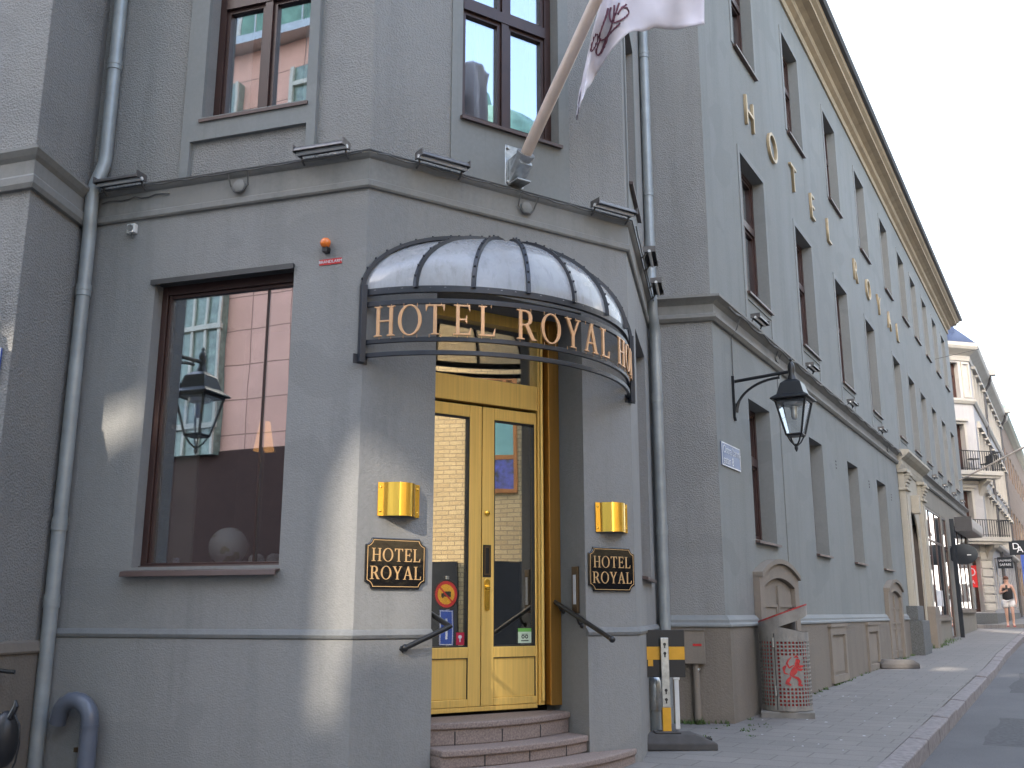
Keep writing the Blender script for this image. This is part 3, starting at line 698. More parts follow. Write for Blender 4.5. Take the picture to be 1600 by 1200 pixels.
# main cornice and gutter
cn = [(-0.01, 9.98), (0.03, 9.98), (0.05, 10.03), (0.03, 10.06), (0.03, 10.12), (0.1, 10.16), (0.12, 10.2), (0.12, 10.24), (0.2, 10.28), (0.3, 10.3), (0.3, 10.36), (0.36, 10.4), (0.38, 10.46), (-0.01, 10.46)]
cpath = [RR.pt(-0.35), Vector((C[0], C[1], 0)), SW.pt(SEND), SW.pt(SEND, 0, -0.6)]
sweep(MB(), cpath, cn).build('cornice', 'cornice', H)
sweep(MB(), cpath, [(0.37, 10.462), (0.44, 10.462), (0.47, 10.5), (0.47, 10.54), (0.3, 10.6), (-0.01, 10.6)]).build('gutter', 'roofgrey', H)
# roof, dormers, tower top and closing walls
rf = MB()
e0 = SW.pt(0, 10.58, 0.25); e1 = SW.pt(SEND, 10.58, 0.25); r0 = SW.pt(0, 13.8, -4.5); r1 = SW.pt(SEND, 13.8, -4.5); b0 = SW.pt(0, 10.58, -9); b1 = SW.pt(SEND, 10.58, -9)
rf.quad(e0, e1, r1, r0); rf.quad(r0, r1, b1, b0)
roof = rf.build('roof', 'roofgrey', H)
for u in (7.9, 12.7, 16.4, 20.4):
    dmb = MB().box(u, u+0.9, 0.0, 1.6, 10.55, 11.05).box(u-0.06, u+0.96, -0.08, 1.8, 11.05, 11.12); dmb.xf(SW.mat()); dmb.build('dormer', 'roofgrey', roof)
cl = MB()
for a, b_ in ((SW.pt(SEND), SW.pt(SEND, 0, -9)), (SW.pt(SEND, 0, -9), WF.pt(-9, 0, -9)), (WF.pt(-9, 0, -9), WF.pt(-9))):
    cl.quad((a.x, a.y, -0.4), (b_.x, b_.y, -0.4), (b_.x, b_.y, ROOF), (a.x, a.y, ROOF))
cl.build('rear_wall', 'street_render', H)
tp = MB(); tp.v = [tuple(LW.pt(-2.34, TOP)), (*A, TOP), (*B, TOP), (*SD.pt(SDL).xy, TOP), (-3, 14, TOP), (-8, 14, TOP), tuple(WF.pt(-9, TOP))]; tp.f = [tuple(range(7))]
tp.build('tower_roof', 'roofgrey', roof)
sweep(MB(), [LR0, Vector((*A, 0)), Vector((*B, 0)), SD.pt(SDL)], [(-0.01, TOP-0.4), (0.1, TOP-0.35), (0.3, TOP-0.1), (0.35, TOP), (-0.01, TOP+0.02)]).build('cornice', 'cornice', H)

# ------------------------------------------------------------ entrance door
DP = 0.42
def loc_(u, z, o=0): return CW.pt(u, z, -DP + o)
fr = MB()
zb, zl, zt0, zt1, zh = 0.47, 2.62, 2.64, 2.83, 3.36
fr.box(0.546, 0.66, -0.06, 0.05, zb, zh-0.002).box(1.69, 1.799, -0.02, 0.05, zb, zh-0.002).box(1.645, 1.69, -0.055, 0.05, zb, zh-0.002)
fr.box(0.66, 1.645, -0.05, 0.05, zt0, zt1).box(0.66, 1.645, -0.045, 0.05, 3.27, zh-0.002).box(0.66, 1.645, -0.03, 0.03, zb-0.02, zb+0.012)
fr.xf(Matrix.Identity(4)); 
df = fr.build('door_frame', 'door_gold', H, loc=CW.pt(0, 0, -DP), rz=CW.rz, bevel=0.004)
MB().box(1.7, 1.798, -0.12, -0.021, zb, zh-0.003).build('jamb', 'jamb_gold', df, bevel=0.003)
MB().lathe([(0.014, 0.5), (0.014, 3.3)], (1.668, -0.066, 0), 12).build('jamb_rod', 'door_gold', df, smooth=True)
MB().box(0.655, 1.65, 0.0, 0.008, zt1-.005, 3.275).build('transom_pane', 'glass_door', df)
def leaf(a, b_, mirror):
    mb = MB(); ht = zl; z0 = zb+0.014; st = 0.105; y0, y1 = -0.035, 0.02
    ia, ib = (a+0.03 if mirror else a+st, b_-st if mirror else b_-0.018)
    mb.box(a+.002, ia, y0, y1, z0, ht).box(ib, b_-.002, y0, y1, z0, ht).box(ia, ib, y0, y1, 2.53, ht).box(ia, ib, y0, y1, 0.81, 0.885).box(ia, ib, y0, y1, z0, 0.535)
    mb.box(ia-.0, ib+.0, y0+0.012, y1-0.01, 0.535, 0.81)
    lf = mb.build('door_leaf', 'door_gold', H, loc=CW.pt(0, 0, -DP), rz=CW.rz, bevel=0.004)
    gk = MB(); 
    for bx in ((ia, ib, 0.885, 0.893), (ia, ib, 2.522, 2.53), (ia, ia+0.008, 0.893, 2.522), (ib-0.008, ib, 0.893, 2.522)): gk.box(bx[0], bx[1], y0+0.004, 0.0, bx[2], bx[3])
    gk.box(ib-0.004, ib+0.001, y0+0.002, y0+0.013, 0.535, 0.81).box(ia, ib, y0+0.002, y0+0.013, 0.806, 0.811)
    gk.build('gasket', 'plastic_black', lf)
    MB().box(ia+.007, ib-.007, -0.006, 0.0, 0.892, 2.523).build('glass_pane', 'glass_door', lf)
    return lf
l1 = leaf(0.662, 1.155, True); l2 = leaf(1.158, 1.643, False)
l1b = l1
# hardware on the right leaf
MB().lathe([(0.02, 0), (0.02, 0.012), (0.014, 0.016)], (1.2, -0.035, 1.83), 16, 'y').build('lock_cylinder', 'brass', l2, smooth=True)
MB().box(1.168, 1.236, -0.0375, -0.03, 1.37, 1.6).build('pull_recess', 'black', l2)
MB().fill([[(1.176, 1.385), (1.228, 1.385), (1.228, 1.59), (1.176, 1.59)], [(1.186, 1.395), (1.218, 1.395), (1.218, 1.58), (1.186, 1.58)]], -0.037, -0.043).build('pull_rim', 'bronze', l2)
MB().fill([[(1.18 + 0.024 + 0.024*cos(t*pi/6), (1.335 if t < 7 else 1.155) + 0.024*sin(t*pi/6)) for t in range(12)]], -0.034, -0.042).build('lock_plate', 'brass', l2, bevel=0.002)
MB().lathe([(0.018, 0), (0.018, 0.012), (0.01, 0.014)], (1.204, -0.042, 1.3), 16, 'y').build('lock_cylinder', 'brass', l2, smooth=True)
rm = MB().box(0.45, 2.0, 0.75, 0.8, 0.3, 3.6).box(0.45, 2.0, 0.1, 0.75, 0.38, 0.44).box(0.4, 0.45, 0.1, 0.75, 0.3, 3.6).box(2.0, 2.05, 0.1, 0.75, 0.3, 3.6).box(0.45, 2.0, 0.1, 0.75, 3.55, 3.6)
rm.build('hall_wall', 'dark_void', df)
# green and pink stickers
def sticker(u0, u1, z0, z1, mat, glyph=None):
    s_ = MB().box(u0, u1, -0.0085, -0.0065, z0, z1).build('sticker', mat, l2 if u0 > 1.15 else l1)
    return s_
M['st_green'] = simple('pale sticker', (0.55, 0.65, 0.5), 0.4); M['st_greend'] = simple('green sticker band', (0.15, 0.42, 0.08), 0.4); M['st_red'] = simple('crimson sticker', (0.5, 0.02, 0.06), 0.4)
sticker(1.49, 1.605, 0.905, 0.985, 'st_green'); sticker(1.49, 1.605, 0.985, 1.01, 'st_greend'); sticker(0.97, 1.035, 0.9, 0.985, 'st_red')
ey = MB()
for cx in (1.532, 1.563): ey.fill([[(cx+0.014*cos(t*pi/8), 0.95+0.014*sin(t*pi/8)) for t in range(16)], [(cx+0.007*cos(t*pi/8), 0.95+0.007*sin(t*pi/8)) for t in range(16)]], -0.0086, -0.0095)
ey.box(1.52, 1.575, -0.0095, -0.0086, 0.966, 0.97).box(1.515, 1.58, -0.0095, -0.0086, 0.918, 0.925)
ey.build('sticker_print', 'plastic_black', l2)
MB().sphere((1.0, -0.009, 0.955), 0.016, 10, 1, 0.05, 0.8).box(0.996, 1.004, -0.0095, -0.0086, 0.92, 0.95).build('sticker_print', 'sign_white', l1)

# steps
def step_mb(z0, z1, f, u0, u1, back, over=0.02):
    mb = MB(); n = 26
    def outl(e): return [(u0 + (u1-u0)*k/n, max(0.004, f(u0 + (u1-u0)*k/n)) + e if True else 0) for k in range(n+1)]
    return outl, mb
ST = empty('entrance_steps', CW.pt(1.1, gz(-1, 6.5)), 0, 'three curved reddish granite steps up to the gold entrance door', 'steps')
inv = Matrix.Translation(-ST.location)
def mkstep(z0, z1, f, u0, u1, back):
    n = 24; us = [u0 + (u1-u0)*k/n for k in range(n+1)]
    for (zz0, zz1, e, nme) in ((z0, z1-0.04, -0.02, 'riser'), (z1-0.04, z1, 0.0, 'tread')):
        pts = [(u, f(u) + e) for u in us] + [(u1, back), (u0, back)]
        mb = MB(); m = len(pts)
        mb.v = [tuple(CW.pt(u, zz0, o)) for u, o in pts] + [tuple(CW.pt(u, zz1, o)) for u, o in pts]
        mb.f = [tuple(reversed(range(m))), tuple(range(m, 2*m))] + [(k, (k+1) % m, m + (k+1) % m, m + k) for k in range(m)]
        mb.xf(inv); mb.build(nme, 'step', ST, bevel=0.008)
F1 = lambda u: -0.33*(u-1.0)**2 + 0.01
F2 = lambda u: 0.2 - 0.26*(u-0.95)**2
F3 = lambda u: 0.42 - 0.24*(u-0.95)**2
mkstep(0.29, 0.43, F1, 0.549, 1.796, -0.41)
mkstep(0.18, 0.29, F2, 0.549, 1.796, -0.3)
mkstep(-0.1, 0.18, F3, 0.549, 2.2, 0.02)
for zz, f_, us in ((0.29, F1, (0.75, 1.1, 1.45)), (0.18, F2, (0.85, 1.2, 1.55)), (0.04, F3, (0.7, 1.1, 1.6))):
    for u in us:
        jn = MB(); q = CW.pt(u, 0, f_(u)-0.0195); jn.box(q.x-0.003, q.x+0.003, q.y-0.003, q.y+0.003, zz+0.002, zz+0.083); jn.xf(inv); jn.build('joint', 'plastic_black', ST)

# ------------------------------------------------------------ serif glyphs
def sy(loop, w_): return loop
GL = {}
GL['H'] = (0.86, [[(0,0),(.33,0),(.33,.035),(.235,.055),(.235,.48),(.625,.48),(.625,.055),(.53,.035),(.53,0),(.86,0),(.86,.035),(.765,.055),(.765,.945),(.86,.965),(.86,1),(.53,1),(.53,.965),(.625,.945),(.625,.535),(.235,.535),(.235,.945),(.33,.965),(.33,1),(0,1),(0,.965),(.095,.945),(.095,.055),(0,.035)]])
GL['T'] = (0.8, [[(.24,0),(.56,0),(.56,.035),(.47,.055),(.47,.94),(.68,.94),(.735,.78),(.77,.78),(.78,1),(.02,1),(.03,.78),(.065,.78),(.12,.94),(.33,.94),(.33,.055),(.24,.035)]])
GL['E'] = (0.7, [[(0,0),(.66,0),(.7,.25),(.665,.25),(.58,.06),(.24,.06),(.24,.48),(.46,.48),(.5,.38),(.53,.38),(.53,.66),(.5,.66),(.46,.54),(.24,.54),(.24,.94),(.56,.94),(.62,.78),(.655,.78),(.64,1),(0,1),(0,.965),(.1,.945),(.1,.055),(0,.035)]])
GL['L'] = (0.68, [[(0,0),(.64,0),(.68,.27),(.645,.27),(.56,.06),(.24,.06),(.24,.945),(.34,.965),(.34,1),(0,1),(0,.965),(.1,.945),(.1,.055),(0,.035)]])
def ell(cx, cy, a, b_, n=36, rot=0): return [(cx + a*cos(2*pi*k/n)*cos(rot) - b_*sin(2*pi*k/n)*sin(rot), cy + a*cos(2*pi*k/n)*sin(rot) + b_*sin(2*pi*k/n)*cos(rot)) for k in range(n)]
GL['O'] = (0.96, [ell(.48, .5, .47, .52), ell(.48, .5, .33, .47)])
bowl = [(.30 + .33*sin(pi*k/12)**0.9 * 1.0, 1 - 0.5*(1-cos(pi*k/12))/2*1.0) for k in range(13)]
GL['R'] = (0.84, [[(0,0),(.34,0),(.34,.035),(.24,.055),(.24,.47),(.36,.47),(.62,.02),(.66,0),(.86,0),(.86,.035),(.78,.06),(.52,.5),(.61,.55),(.665,.63),(.68,.73),(.66,.84),(.6,.93),(.5,.985),(.38,1),(0,1),(0,.965),(.1,.945),(.1,.055),(0,.035)], [(.24,.53),(.36,.53),(.45,.56),(.51,.63),(.53,.73),(.51,.84),(.45,.91),(.36,.94),(.24,.94)]])
GL['Y'] = (0.86, [[(.27,0),(.6,0),(.6,.035),(.505,.055),(.505,.42),(.77,.945),(.86,.965),(.86,1),(.58,1),(.58,.965),(.68,.945),(.47,.52),(.25,.945),(.34,.965),(.34,1),(0,1),(0,.965),(.08,.945),(.365,.42),(.365,.055),(.27,.035)]])
GL['A'] = (0.88, [[(0,0),(.28,0),(.28,.035),(.19,.055),(.26,.3),(.555,.3),(.63,.055),(.54,.035),(.54,0),(.9,0),(.9,.035),(.82,.055),(.5,1.02),(.41,1.02),(.09,.055),(0,.035)], [(.28,.36),(.41,.78),(.54,.36)]])
def glyph_mb(ch, h, x, z, y0, y1, sx=1.0):
    w_, loops = GL[ch]
    return MB().fill([[(x + px*h*sx, z + pz*h) for px, pz in lp] for lp in loops], y0, y1)
def serif_line(txt, h, cx, z, y0, y1, sp_=0.09, sx=1.0):
    tot = sum(GL[c][0]*h*sx for c in txt) + sp_*h*(len(txt)-1); x = cx - tot/2; mb = MB()
    for c in txt:
        g = glyph_mb(c, h, x, z, y0, y1, sx); i = len(mb.v); mb.v += g.v; mb.f += [tuple(k+i for k in f) for f in g.f]; x += GL[c][0]*h*sx + sp_*h
    return mb
def sans(txt, size, mat, parent, loc, rz=0, extrude=0.001, rx=R(90), bev=0, name='lettering', align='CENTER', thin=0):
    cu = bpy.data.curves.new(name, 'FONT'); cu.body = txt; cu.size = size; cu.extrude = extrude; cu.align_x = align; cu.align_y = 'CENTER'; cu.bevel_depth = bev; cu.offset = thin
    t = bpy.data.objects.new(name, cu); COL.objects.link(t)
    bpy.context.view_layer.update()
    me = bpy.data.meshes.new_from_object(t.evaluated_get(bpy.context.evaluated_depsgraph_get())); bpy.data.objects.remove(t)
    me.materials.clear(); me.materials.append(M[mat]); o = bpy.data.objects.new(name, me); COL.objects.link(o)
    if parent: o.parent = parent
    o.location = loc; o.rotation_euler = (rx, 0, rz); return o

# ------------------------------------------------------------ canopy
ZC = 3.2; UC, WHALF, PR = 1.12, 1.14, 0.58; RC = (WHALF**2 + PR**2)/(2*PR); AC = math.asin(WHALF/RC); RISE = 0.55
K = empty('entrance_canopy', CW.pt(UC, 2.74, 0.0), CW.rz, 'half dome glass canopy with black iron ribs and lettered rim over the gold entrance door', 'canopy')
def arcp(t, rr=0.0): return ((RC+rr)*sin(t), -((RC+rr)*cos(t) - (RC-PR)))
def rim(mb, z0, z1, th=0.022, n=44):
    rings = []
    for k in range(n+1):
        t = -AC + 2*AC*k/n; a = arcp(t, 0.0); b_ = arcp(t, -th)
        rings.append([(a[0], a[1], z0), (a[0], a[1], z1), (b_[0], b_[1], z1), (b_[0], b_[1], z0)])
    mb.loft(rings)
zo = -2.74
rm_ = MB(); rim(rm_, 3.17+zo, 3.215+zo, 0.03); rim(rm_, 3.09+zo, 3.125+zo); rim(rm_, 2.835+zo, 2.865+zo); rim(rm_, 2.745+zo, 2.775+zo)
for sg_ in (-1, 1):
    x = sg_*WHALF; rm_.box(x-0.02, x+0.02, -0.045, 0.0, -0.03, 3.24+zo)
    rm_.box(x-0.05, x+0.05, -0.006, 0.0, -0.035, 0.03)
rm_.build('rim', 'canopy_iron', K, bevel=0.002)
def dome_pt(t, q):    # t plan angle, q 0 at rim .. 1 at apex on the wall
    x, y = arcp(t); e = q*pi/2
    zz = RISE*sin(e); k = cos(e)
    return (x*k, y*k - 0.012*(1-k), 3.2 + zz + zo)
gp = MB(); nt_, nq = 28, 14
gp.loft([[dome_pt(-AC + 2*AC*k/nt_, 0.985*j/nq) for k in range(nt_+1)] for j in range(nq+1)], False, False)
gpo = gp.build('dome_panel', 'dome_glass', K, smooth=True)
rb = MB()
def flatrib(pts, wv, n0=0.018, th=0.02):
    """flat bar with rivets along pts; wv = half width"""
    rings = []
    for k, p in enumerate(pts):
        p = Vector(p); d = (Vector(pts[min(k+1, len(pts)-1)]) - Vector(pts[max(0, k-1)])).normalized()
        c = Vector((0, 0.0, 3.2+zo)); outw = (p - c); outw = (outw - d*outw.dot(d)).normalized(); side = d.cross(outw).normalized()
        rings.append([p + side*wv + outw*(-0.006), p + side*wv + outw*th, p - side*wv + outw*th, p - side*wv + outw*(-0.006)])
    mb = MB(); mb.loft(rings)
    for k in range(2, len(pts)-1, 2):
        p = Vector(pts[k]); d = (Vector(pts[k+1]) - Vector(pts[k-1])).normalized(); outw = p - Vector((0, 0, 3.2+zo)); outw = (outw - d*outw.dot(d)).normalized()
        mb.sphere(tuple(p + outw*(th+0.003)), 0.0095, 6)
    return mb
for k in range(8):
    t = -AC + 2*AC*k/7
    if k in (0, 7):
        continue
    pts = [dome_pt(t, 0.985*j/22) for j in range(23)]
    flatrib(pts, 0.013).build('rib', 'canopy_iron', K, smooth=True)
wallarc = [(-WHALF*cos(pi*j/44), -0.015, 3.2 + zo + (RISE+0.01)*sin(pi*j/44)) for j in range(45)]
flatrib(wallarc, 0.016).build('rib', 'canopy_iron', K, smooth=True)
LT = [('H', -0.817), ('O', -0.697), ('T', -0.581), ('E', -0.456), ('L', -0.343), ('R', -0.151), ('O', -0.018), ('Y', 0.115), ('A', 0.244), ('L', 0.365), ('H', 0.56), ('O', 0.685), ('T', 0.80), ('E', 0.9)]
for ch, t in LT:
    h = 0.205; w_ = GL[ch][0]*h*0.82
    mb = glyph_mb(ch, h, -w_/2, 0, 0.0, -0.014, 0.82)
    for px in (-w_*0.28, w_*0.28): mb.box(px-0.002, px+0.002, 0.003, 0.008, -0.014, 0.01).box(px-0.002, px+0.002, 0.003, 0.008, h-0.01, h+0.016)
    a = arcp(t, 0.006)
    mb.build('letter', 'sign_gold', K, loc=(a[0], a[1], 2.873+zo), rz=t, bevel=0.002)

# ------------------------------------------------------------ brass wall lamps and plaques
def brass_lamp(u, z, lab):
    L = empty('wall_lamp', CW.pt(u, z), CW.rz, lab, 'wall lamp', 'brass lamps beside the entrance')
    n = 20; pts = [(-0.15, 0.012), (-0.115, 0.02)] + [(-0.115 + 0.23*k/n, 0.02 + 0.085*sin(pi*k/n)**0.7) for k in range(1, n)] + [(0.115, 0.02), (0.15, 0.012)]
    outer_ = [[(x, -y, zz) for x, y in pts] for zz in (0, 0.215)]
    inner_ = [[(x, -y+0.003, zz) for x, y in pts] for zz in (0.215, 0)]
    mb = MB(); mb.loft(outer_, False, False).loft(inner_, False, False)
    mb.build('shade', 'brass', L, smooth=True, flat=25)
    rv_ = MB()
    for x in (-0.133, 0.133):
        for zz in (0.03, 0.185): rv_.sphere((x, -0.017, zz), 0.009, 10, 1, 0.6, 1)
    rv_.build('rivet', 'brass', L, smooth=True)
    MB().box(-0.145, 0.145, -0.011, -0.001, 0.01, 0.205).build('back_plate', 'bronze', L)
    return L
brass_lamp(0.285, 1.725, 'curved polished brass wall lamp left of the gold door, above the plaque')
brass_lamp(2.045, 1.70, 'curved polished brass wall lamp right of the gold door, above the plaque')
def plaque(u, z, lab):
    P_ = empty('name_plaque', CW.pt(u, z), CW.rz, lab, 'sign', 'black name plaques beside the entrance')
    W2, H2, r = 0.215, 0.16, 0.042
    def outl2(d):
        o = []; rr = r + d; g = math.degrees(math.asin(d/rr))
        for cx, cy, a0 in ((W2, H2, 270), (-W2, H2, 360), (-W2, -H2, 90), (W2, -H2, 180)):
            for k in range(8):
                a = R(a0 - g - (90 - 2*g)*k/7); o.append((cx + rr*cos(a), cy + rr*sin(a)))
        return o
    M_o = outl2(0.0)
    MB().fill([M_o], 0.0, -0.016).build('panel', M['plaque'], P_, bevel=0.006)
    a_, b_ = outl2(0.013), outl2(0.017)
    MB().fill([a_, b_], -0.015, -0.0178).build('gold_line', 'plaque_gold', P_)
    sx_ = 0.95
    mb = serif_line('HOTEL', 0.082, 0.0, 0.012, -0.0155, -0.0178, 0.1, sx_); g2 = serif_line('ROYAL', 0.082, 0.0, -0.1, -0.0155, -0.0178, 0.1, sx_)
    mb.build('lettering', 'plaque_gold', P_); g2.build('lettering', 'plaque_gold', P_)
    return P_
M['plaque'] = simple('black enamel', (0.008, 0.007, 0.007), 0.12, coat=1.0, bmp=0.35, bscale=7, bdist=0.01)
M['plaque_gold'] = simple('gold enamel', (0.62, 0.38, 0.17), 0.45)
plaque(0.275, 1.427, 'black and gold name plaque left of the gold door')
plaque(2.035, 1.43, 'black and gold name plaque right of the gold door')

# ------------------------------------------------------------ handrails
def handrail(name, pts, brk, lab):
    o0 = Vector(pts[0]); r_ = empty(name, tuple(o0), 0, lab, 'handrail')
    mb = MB().tube([Vector(p)-o0 for p in pts], 0.017, 12); mb.sphere(tuple(Vector(pts[0])-o0), 0.022, 12); mb.sphere(tuple(Vector(pts[-1])-o0), 0.024, 12)
    mb.build('rail', 'black', r_, smooth=True)
    for a, b_ in brk:
        MB().tube([Vector(a)-o0, (Vector(a)+Vector(b_))/2-o0+Vector((0, 0, -0.02)), Vector(b_)-o0], 0.009, 8).sphere(tuple(Vector(b_)-o0), 0.024, 10, 0.8, 0.8, 0.8).build('bracket', 'black', r_, smooth=True)
    return r_
def lerp(a, b_, t): return a + (b_-a)*t
p0, p1 = CW.pt(1.745, 1.21, -0.335), CW.pt(1.745, 0.945, 0.36)
handrail('handrail', [tuple(p0), tuple(lerp(p0, p1, 0.5)), tuple(p1)], [(lerp(p0, p1, 0.1), CW.pt(1.8, 1.13, -0.27)), (lerp(p0, p1, 0.42), CW.pt(1.8, 1.03, -0.05))], 'short black iron handrail sloping out past the right pillar by the door')
p0, p1 = CW.pt(0.60, 1.19, -0.36), CW.pt(0.335, 0.905, 0.05)
k0 = CW.pt(0.6, 1.035, 0.15)
handrail('handrail', [tuple(p0), tuple(lerp(p0, k0, 0.93)), tuple(k0), tuple(lerp(k0, p1, 0.08)), tuple(p1)], [(lerp(p0, k0, 0.3), CW.pt(0.546, 1.08, -0.22)), (p1, CW.pt(0.325, 0.9, 0.008))], 'bent black iron handrail fixed to the left pillar below the plaque')
# intercom strip
IC = empty('intercom', CW.pt(1.8, 1.12, -0.12), CW.rz, 'narrow bronze intercom strip on the right reveal of the entrance', 'intercom')
MB().box(-0.022, -0.002, -0.05, 0.02, 0, 0.33).build('plate', 'bronze', IC, bevel=0.003); MB().box(-0.025, -0.021, -0.032, 0.0, 0.06, 0.27).build('button_panel', 'sign_white', IC)

# ------------------------------------------------------------ flagpole and flag
EL = R(42); F0 = CW.pt(1.18, 4.4, 0.12); fd = (CW.n*cos(EL) + Vector((0, 0, 1))*sin(EL)).normalized()
FP = empty('flagpole', tuple(F0), 0, 'thick cream flagpole slanting up over the entrance from a steel bracket', 'flagpole')
mb = MB().tube([fd*-0.1, fd*0.0, fd*2, fd*4.2], [0.042, 0.044, 0.042, 0.036], 20); mb.build('pole', 'pole', FP, smooth=True)
MB().tube([fd*4.2, fd*4.25], [0.05, 0.03], 14).sphere(tuple(fd*4.3), 0.06, 14).build('finial', 'brass', FP, smooth=True)
bk = MB(); bk.box(-0.085, 0.085, 0.105, 0.119, -0.16, 0.17).box(-0.06, 0.06, -0.03, 0.105, -0.16, -0.146)
bk.loft([[(-0.055, 0.105, -0.15), (0.055, 0.105, -0.15), (0.055, -0.06, -0.04), (-0.055, -0.06, -0.04)], [(-0.055, 0.105, 0.05), (0.055, 0.105, 0.05), (0.055, -0.01, 0.06), (-0.055, -0.01, 0.06)]])
for x in (-0.06, 0.06):
    for z in (-0.135, 0.14): bk.lathe([(0.014, -0.105), (0.014, -0.09)], (x, 0, z), 8, 'y')
bk.xf(Matrix.Rotation(CW.rz, 4, 'Z')); bk.build('bracket', 'steel', FP, bevel=0.005)
MB().tube([fd*-0.09, fd*0.07], [0.062, 0.062], 20).tube([fd*0.055, fd*0.075], [0.072, 0.072], 20).build('socket', 'steel', FP, smooth=True)
# flag: a hanging cloth in the plane of the pole, seen from below
YAW = 11.964
FW = Wall((-0.65646, 6.00107), 90-YAW)
def flag():
    # bottom edge of the cloth (u, z) from hoist tip to fly corner, and its upper edge out of frame
    low = [(-0.165, 4.345), (-0.14, 4.42), (-0.085, 4.62), (-0.02, 4.79), (0.07, 4.875), (0.16, 4.955), (0.27, 5.06), (0.40, 5.135), (0.53, 5.155), (0.64, 5.13), (0.735, 5.11)]
    upp = [(-0.17, 4.36), (-0.145, 4.55), (-0.11, 4.75), (-0.05, 5.0), (0.03, 5.28), (0.12, 5.6), (0.24, 5.95), (0.38, 6.15), (0.54, 6.25), (0.68, 6.28), (0.82, 6.25)]
    def samp(L, t):
        x = t*(len(L)-1); i = min(int(x), len(L)-2); f_ = x-i; return (L[i][0]*(1-f_) + L[i+1][0]*f_, L[i][1]*(1-f_) + L[i+1][1]*f_)
    n, m = 60, 30; rings = []
    for j in range(m+1):
        row = []
        for k in range(n+1):
            t = k/n; a = samp(low, t); b_ = samp(upp, t); q = j/m
            u = a[0]*(1-q) + b_[0]*q; z = a[1]*(1-q) + b_[1]*q
            off = 0.06*sin(7*t*pi*0.6 + 3*q) + 0.04*sin(19*t - 5*q) + 0.09*math.exp(-q*9)*sin(t*14+1) + 0.012*sin(37*t + 9*q) - 0.3*t*0.5
            if t < 0.25: off += 0.03*sin(z*40)*(0.25-t)/0.25
            p = FW.pt(u, z, -0.06 + off); row.append(tuple(p - F0))
        rings.append(row)
    mb = MB().loft(rings, False, False)
    return mb
FL = empty('hotel_flag', tuple(F0), 0, 'white cloth flag with a dark red script monogram hanging from the slanting flagpole', 'flag')
M['flag'] = simple('white flag cloth', (0.6, 0.56, 0.6), 0.85, var=0.06, vscale=5)
M['flag_ink'] = simple('dark red flag print', (0.13, 0.045, 0.07), 0.8)
fo = flag().build('cloth', 'flag', FL, smooth=True, flat=80)
md = fo.modifiers.new('solid', 'SOLIDIFY'); md.thickness = 0.004
def fpt(u, z, lift=0.012):
    """point on the front of the cloth, by nearest mesh vertex pair interpolation"""
    best = None
    me = fo.data
    P3 = FW.pt(u, z) - F0
    num = Vector((0, 0, 0)); den = 0; dep = 0
    for v in me.vertices:
        q = v.co; du = (q - P3).dot(FW.d); dz = q.z - P3.z; w_ = 1/(du*du + dz*dz + 1e-5)**2
        dep += w_ * (q - P3).dot(FW.n); den += w_
    return P3 + FW.n * (dep/den + lift)
strokes = [
[(0.067, 5.215), (0.053, 5.156), (0.029, 5.09), (0.004, 5.02), (0.013, 5.007), (0.042, 5.011), (0.087, 5.028), (0.124, 5.044), (0.141, 5.057)] ,
[(0.006, 5.022), (-0.024, 4.995), (-0.043, 4.958), (-0.059, 4.9), (-0.056, 4.886), (-0.041, 4.909), (-0.017, 4.966), (-0.006, 5.007)] ,
[(0.084, 5.215), (0.074, 5.165), (0.076, 5.119), (0.088, 5.09), (0.114, 5.072), (0.147, 5.077), (0.177, 5.106), (0.2, 5.144), (0.203, 5.173), (0.188, 5.185), (0.164, 5.177), (0.138, 5.144), (0.122, 5.115)] ,
[(0.106, 5.215), (0.101, 5.14), (0.088, 5.073), (0.072, 5.036), (0.049, 4.999), (0.026, 4.941), (0.004, 4.91), (-0.015, 4.913), (-0.014, 4.941), (0.005, 4.991), (0.02, 5.02)] ,
[(0.136, 5.215), (0.116, 5.148), (0.092, 5.082), (0.068, 5.02), (0.041, 4.958), (0.015, 4.913)] ,
[(0.189, 5.215), (0.172, 5.19), (0.142, 5.165)] ,
]
mo = MB()
for st_ in strokes:
    P = []
    for i in range(len(st_)-1):
        q0, q1, q2, q3 = st_[max(0, i-1)], st_[i], st_[i+1], st_[min(len(st_)-1, i+2)]
        for k in range(5):
            f_ = k/5; P.append(tuple(0.5*(2*q1[c_] + (q2[c_]-q0[c_])*f_ + (2*q0[c_]-5*q1[c_]+4*q2[c_]-q3[c_])*f_**2 + (3*q1[c_]-q0[c_]-3*q2[c_]+q3[c_])*f_**3) for c_ in (0, 1)))
    pts = [fpt(u, z, 0.007) for u, z in P]
    rings = []
    for k, p in enumerate(pts):
        d = (pts[min(k+1, len(pts)-1)] - pts[max(0, k-1)]).normalized(); side = d.cross(FW.n).normalized(); hw = 0.007
        rings.append([p + side*hw, p + FW.n*0.002, p - side*hw])
    mo.loft(rings, False, False)
mo.build('monogram', 'flag_ink', FL, smooth=True)

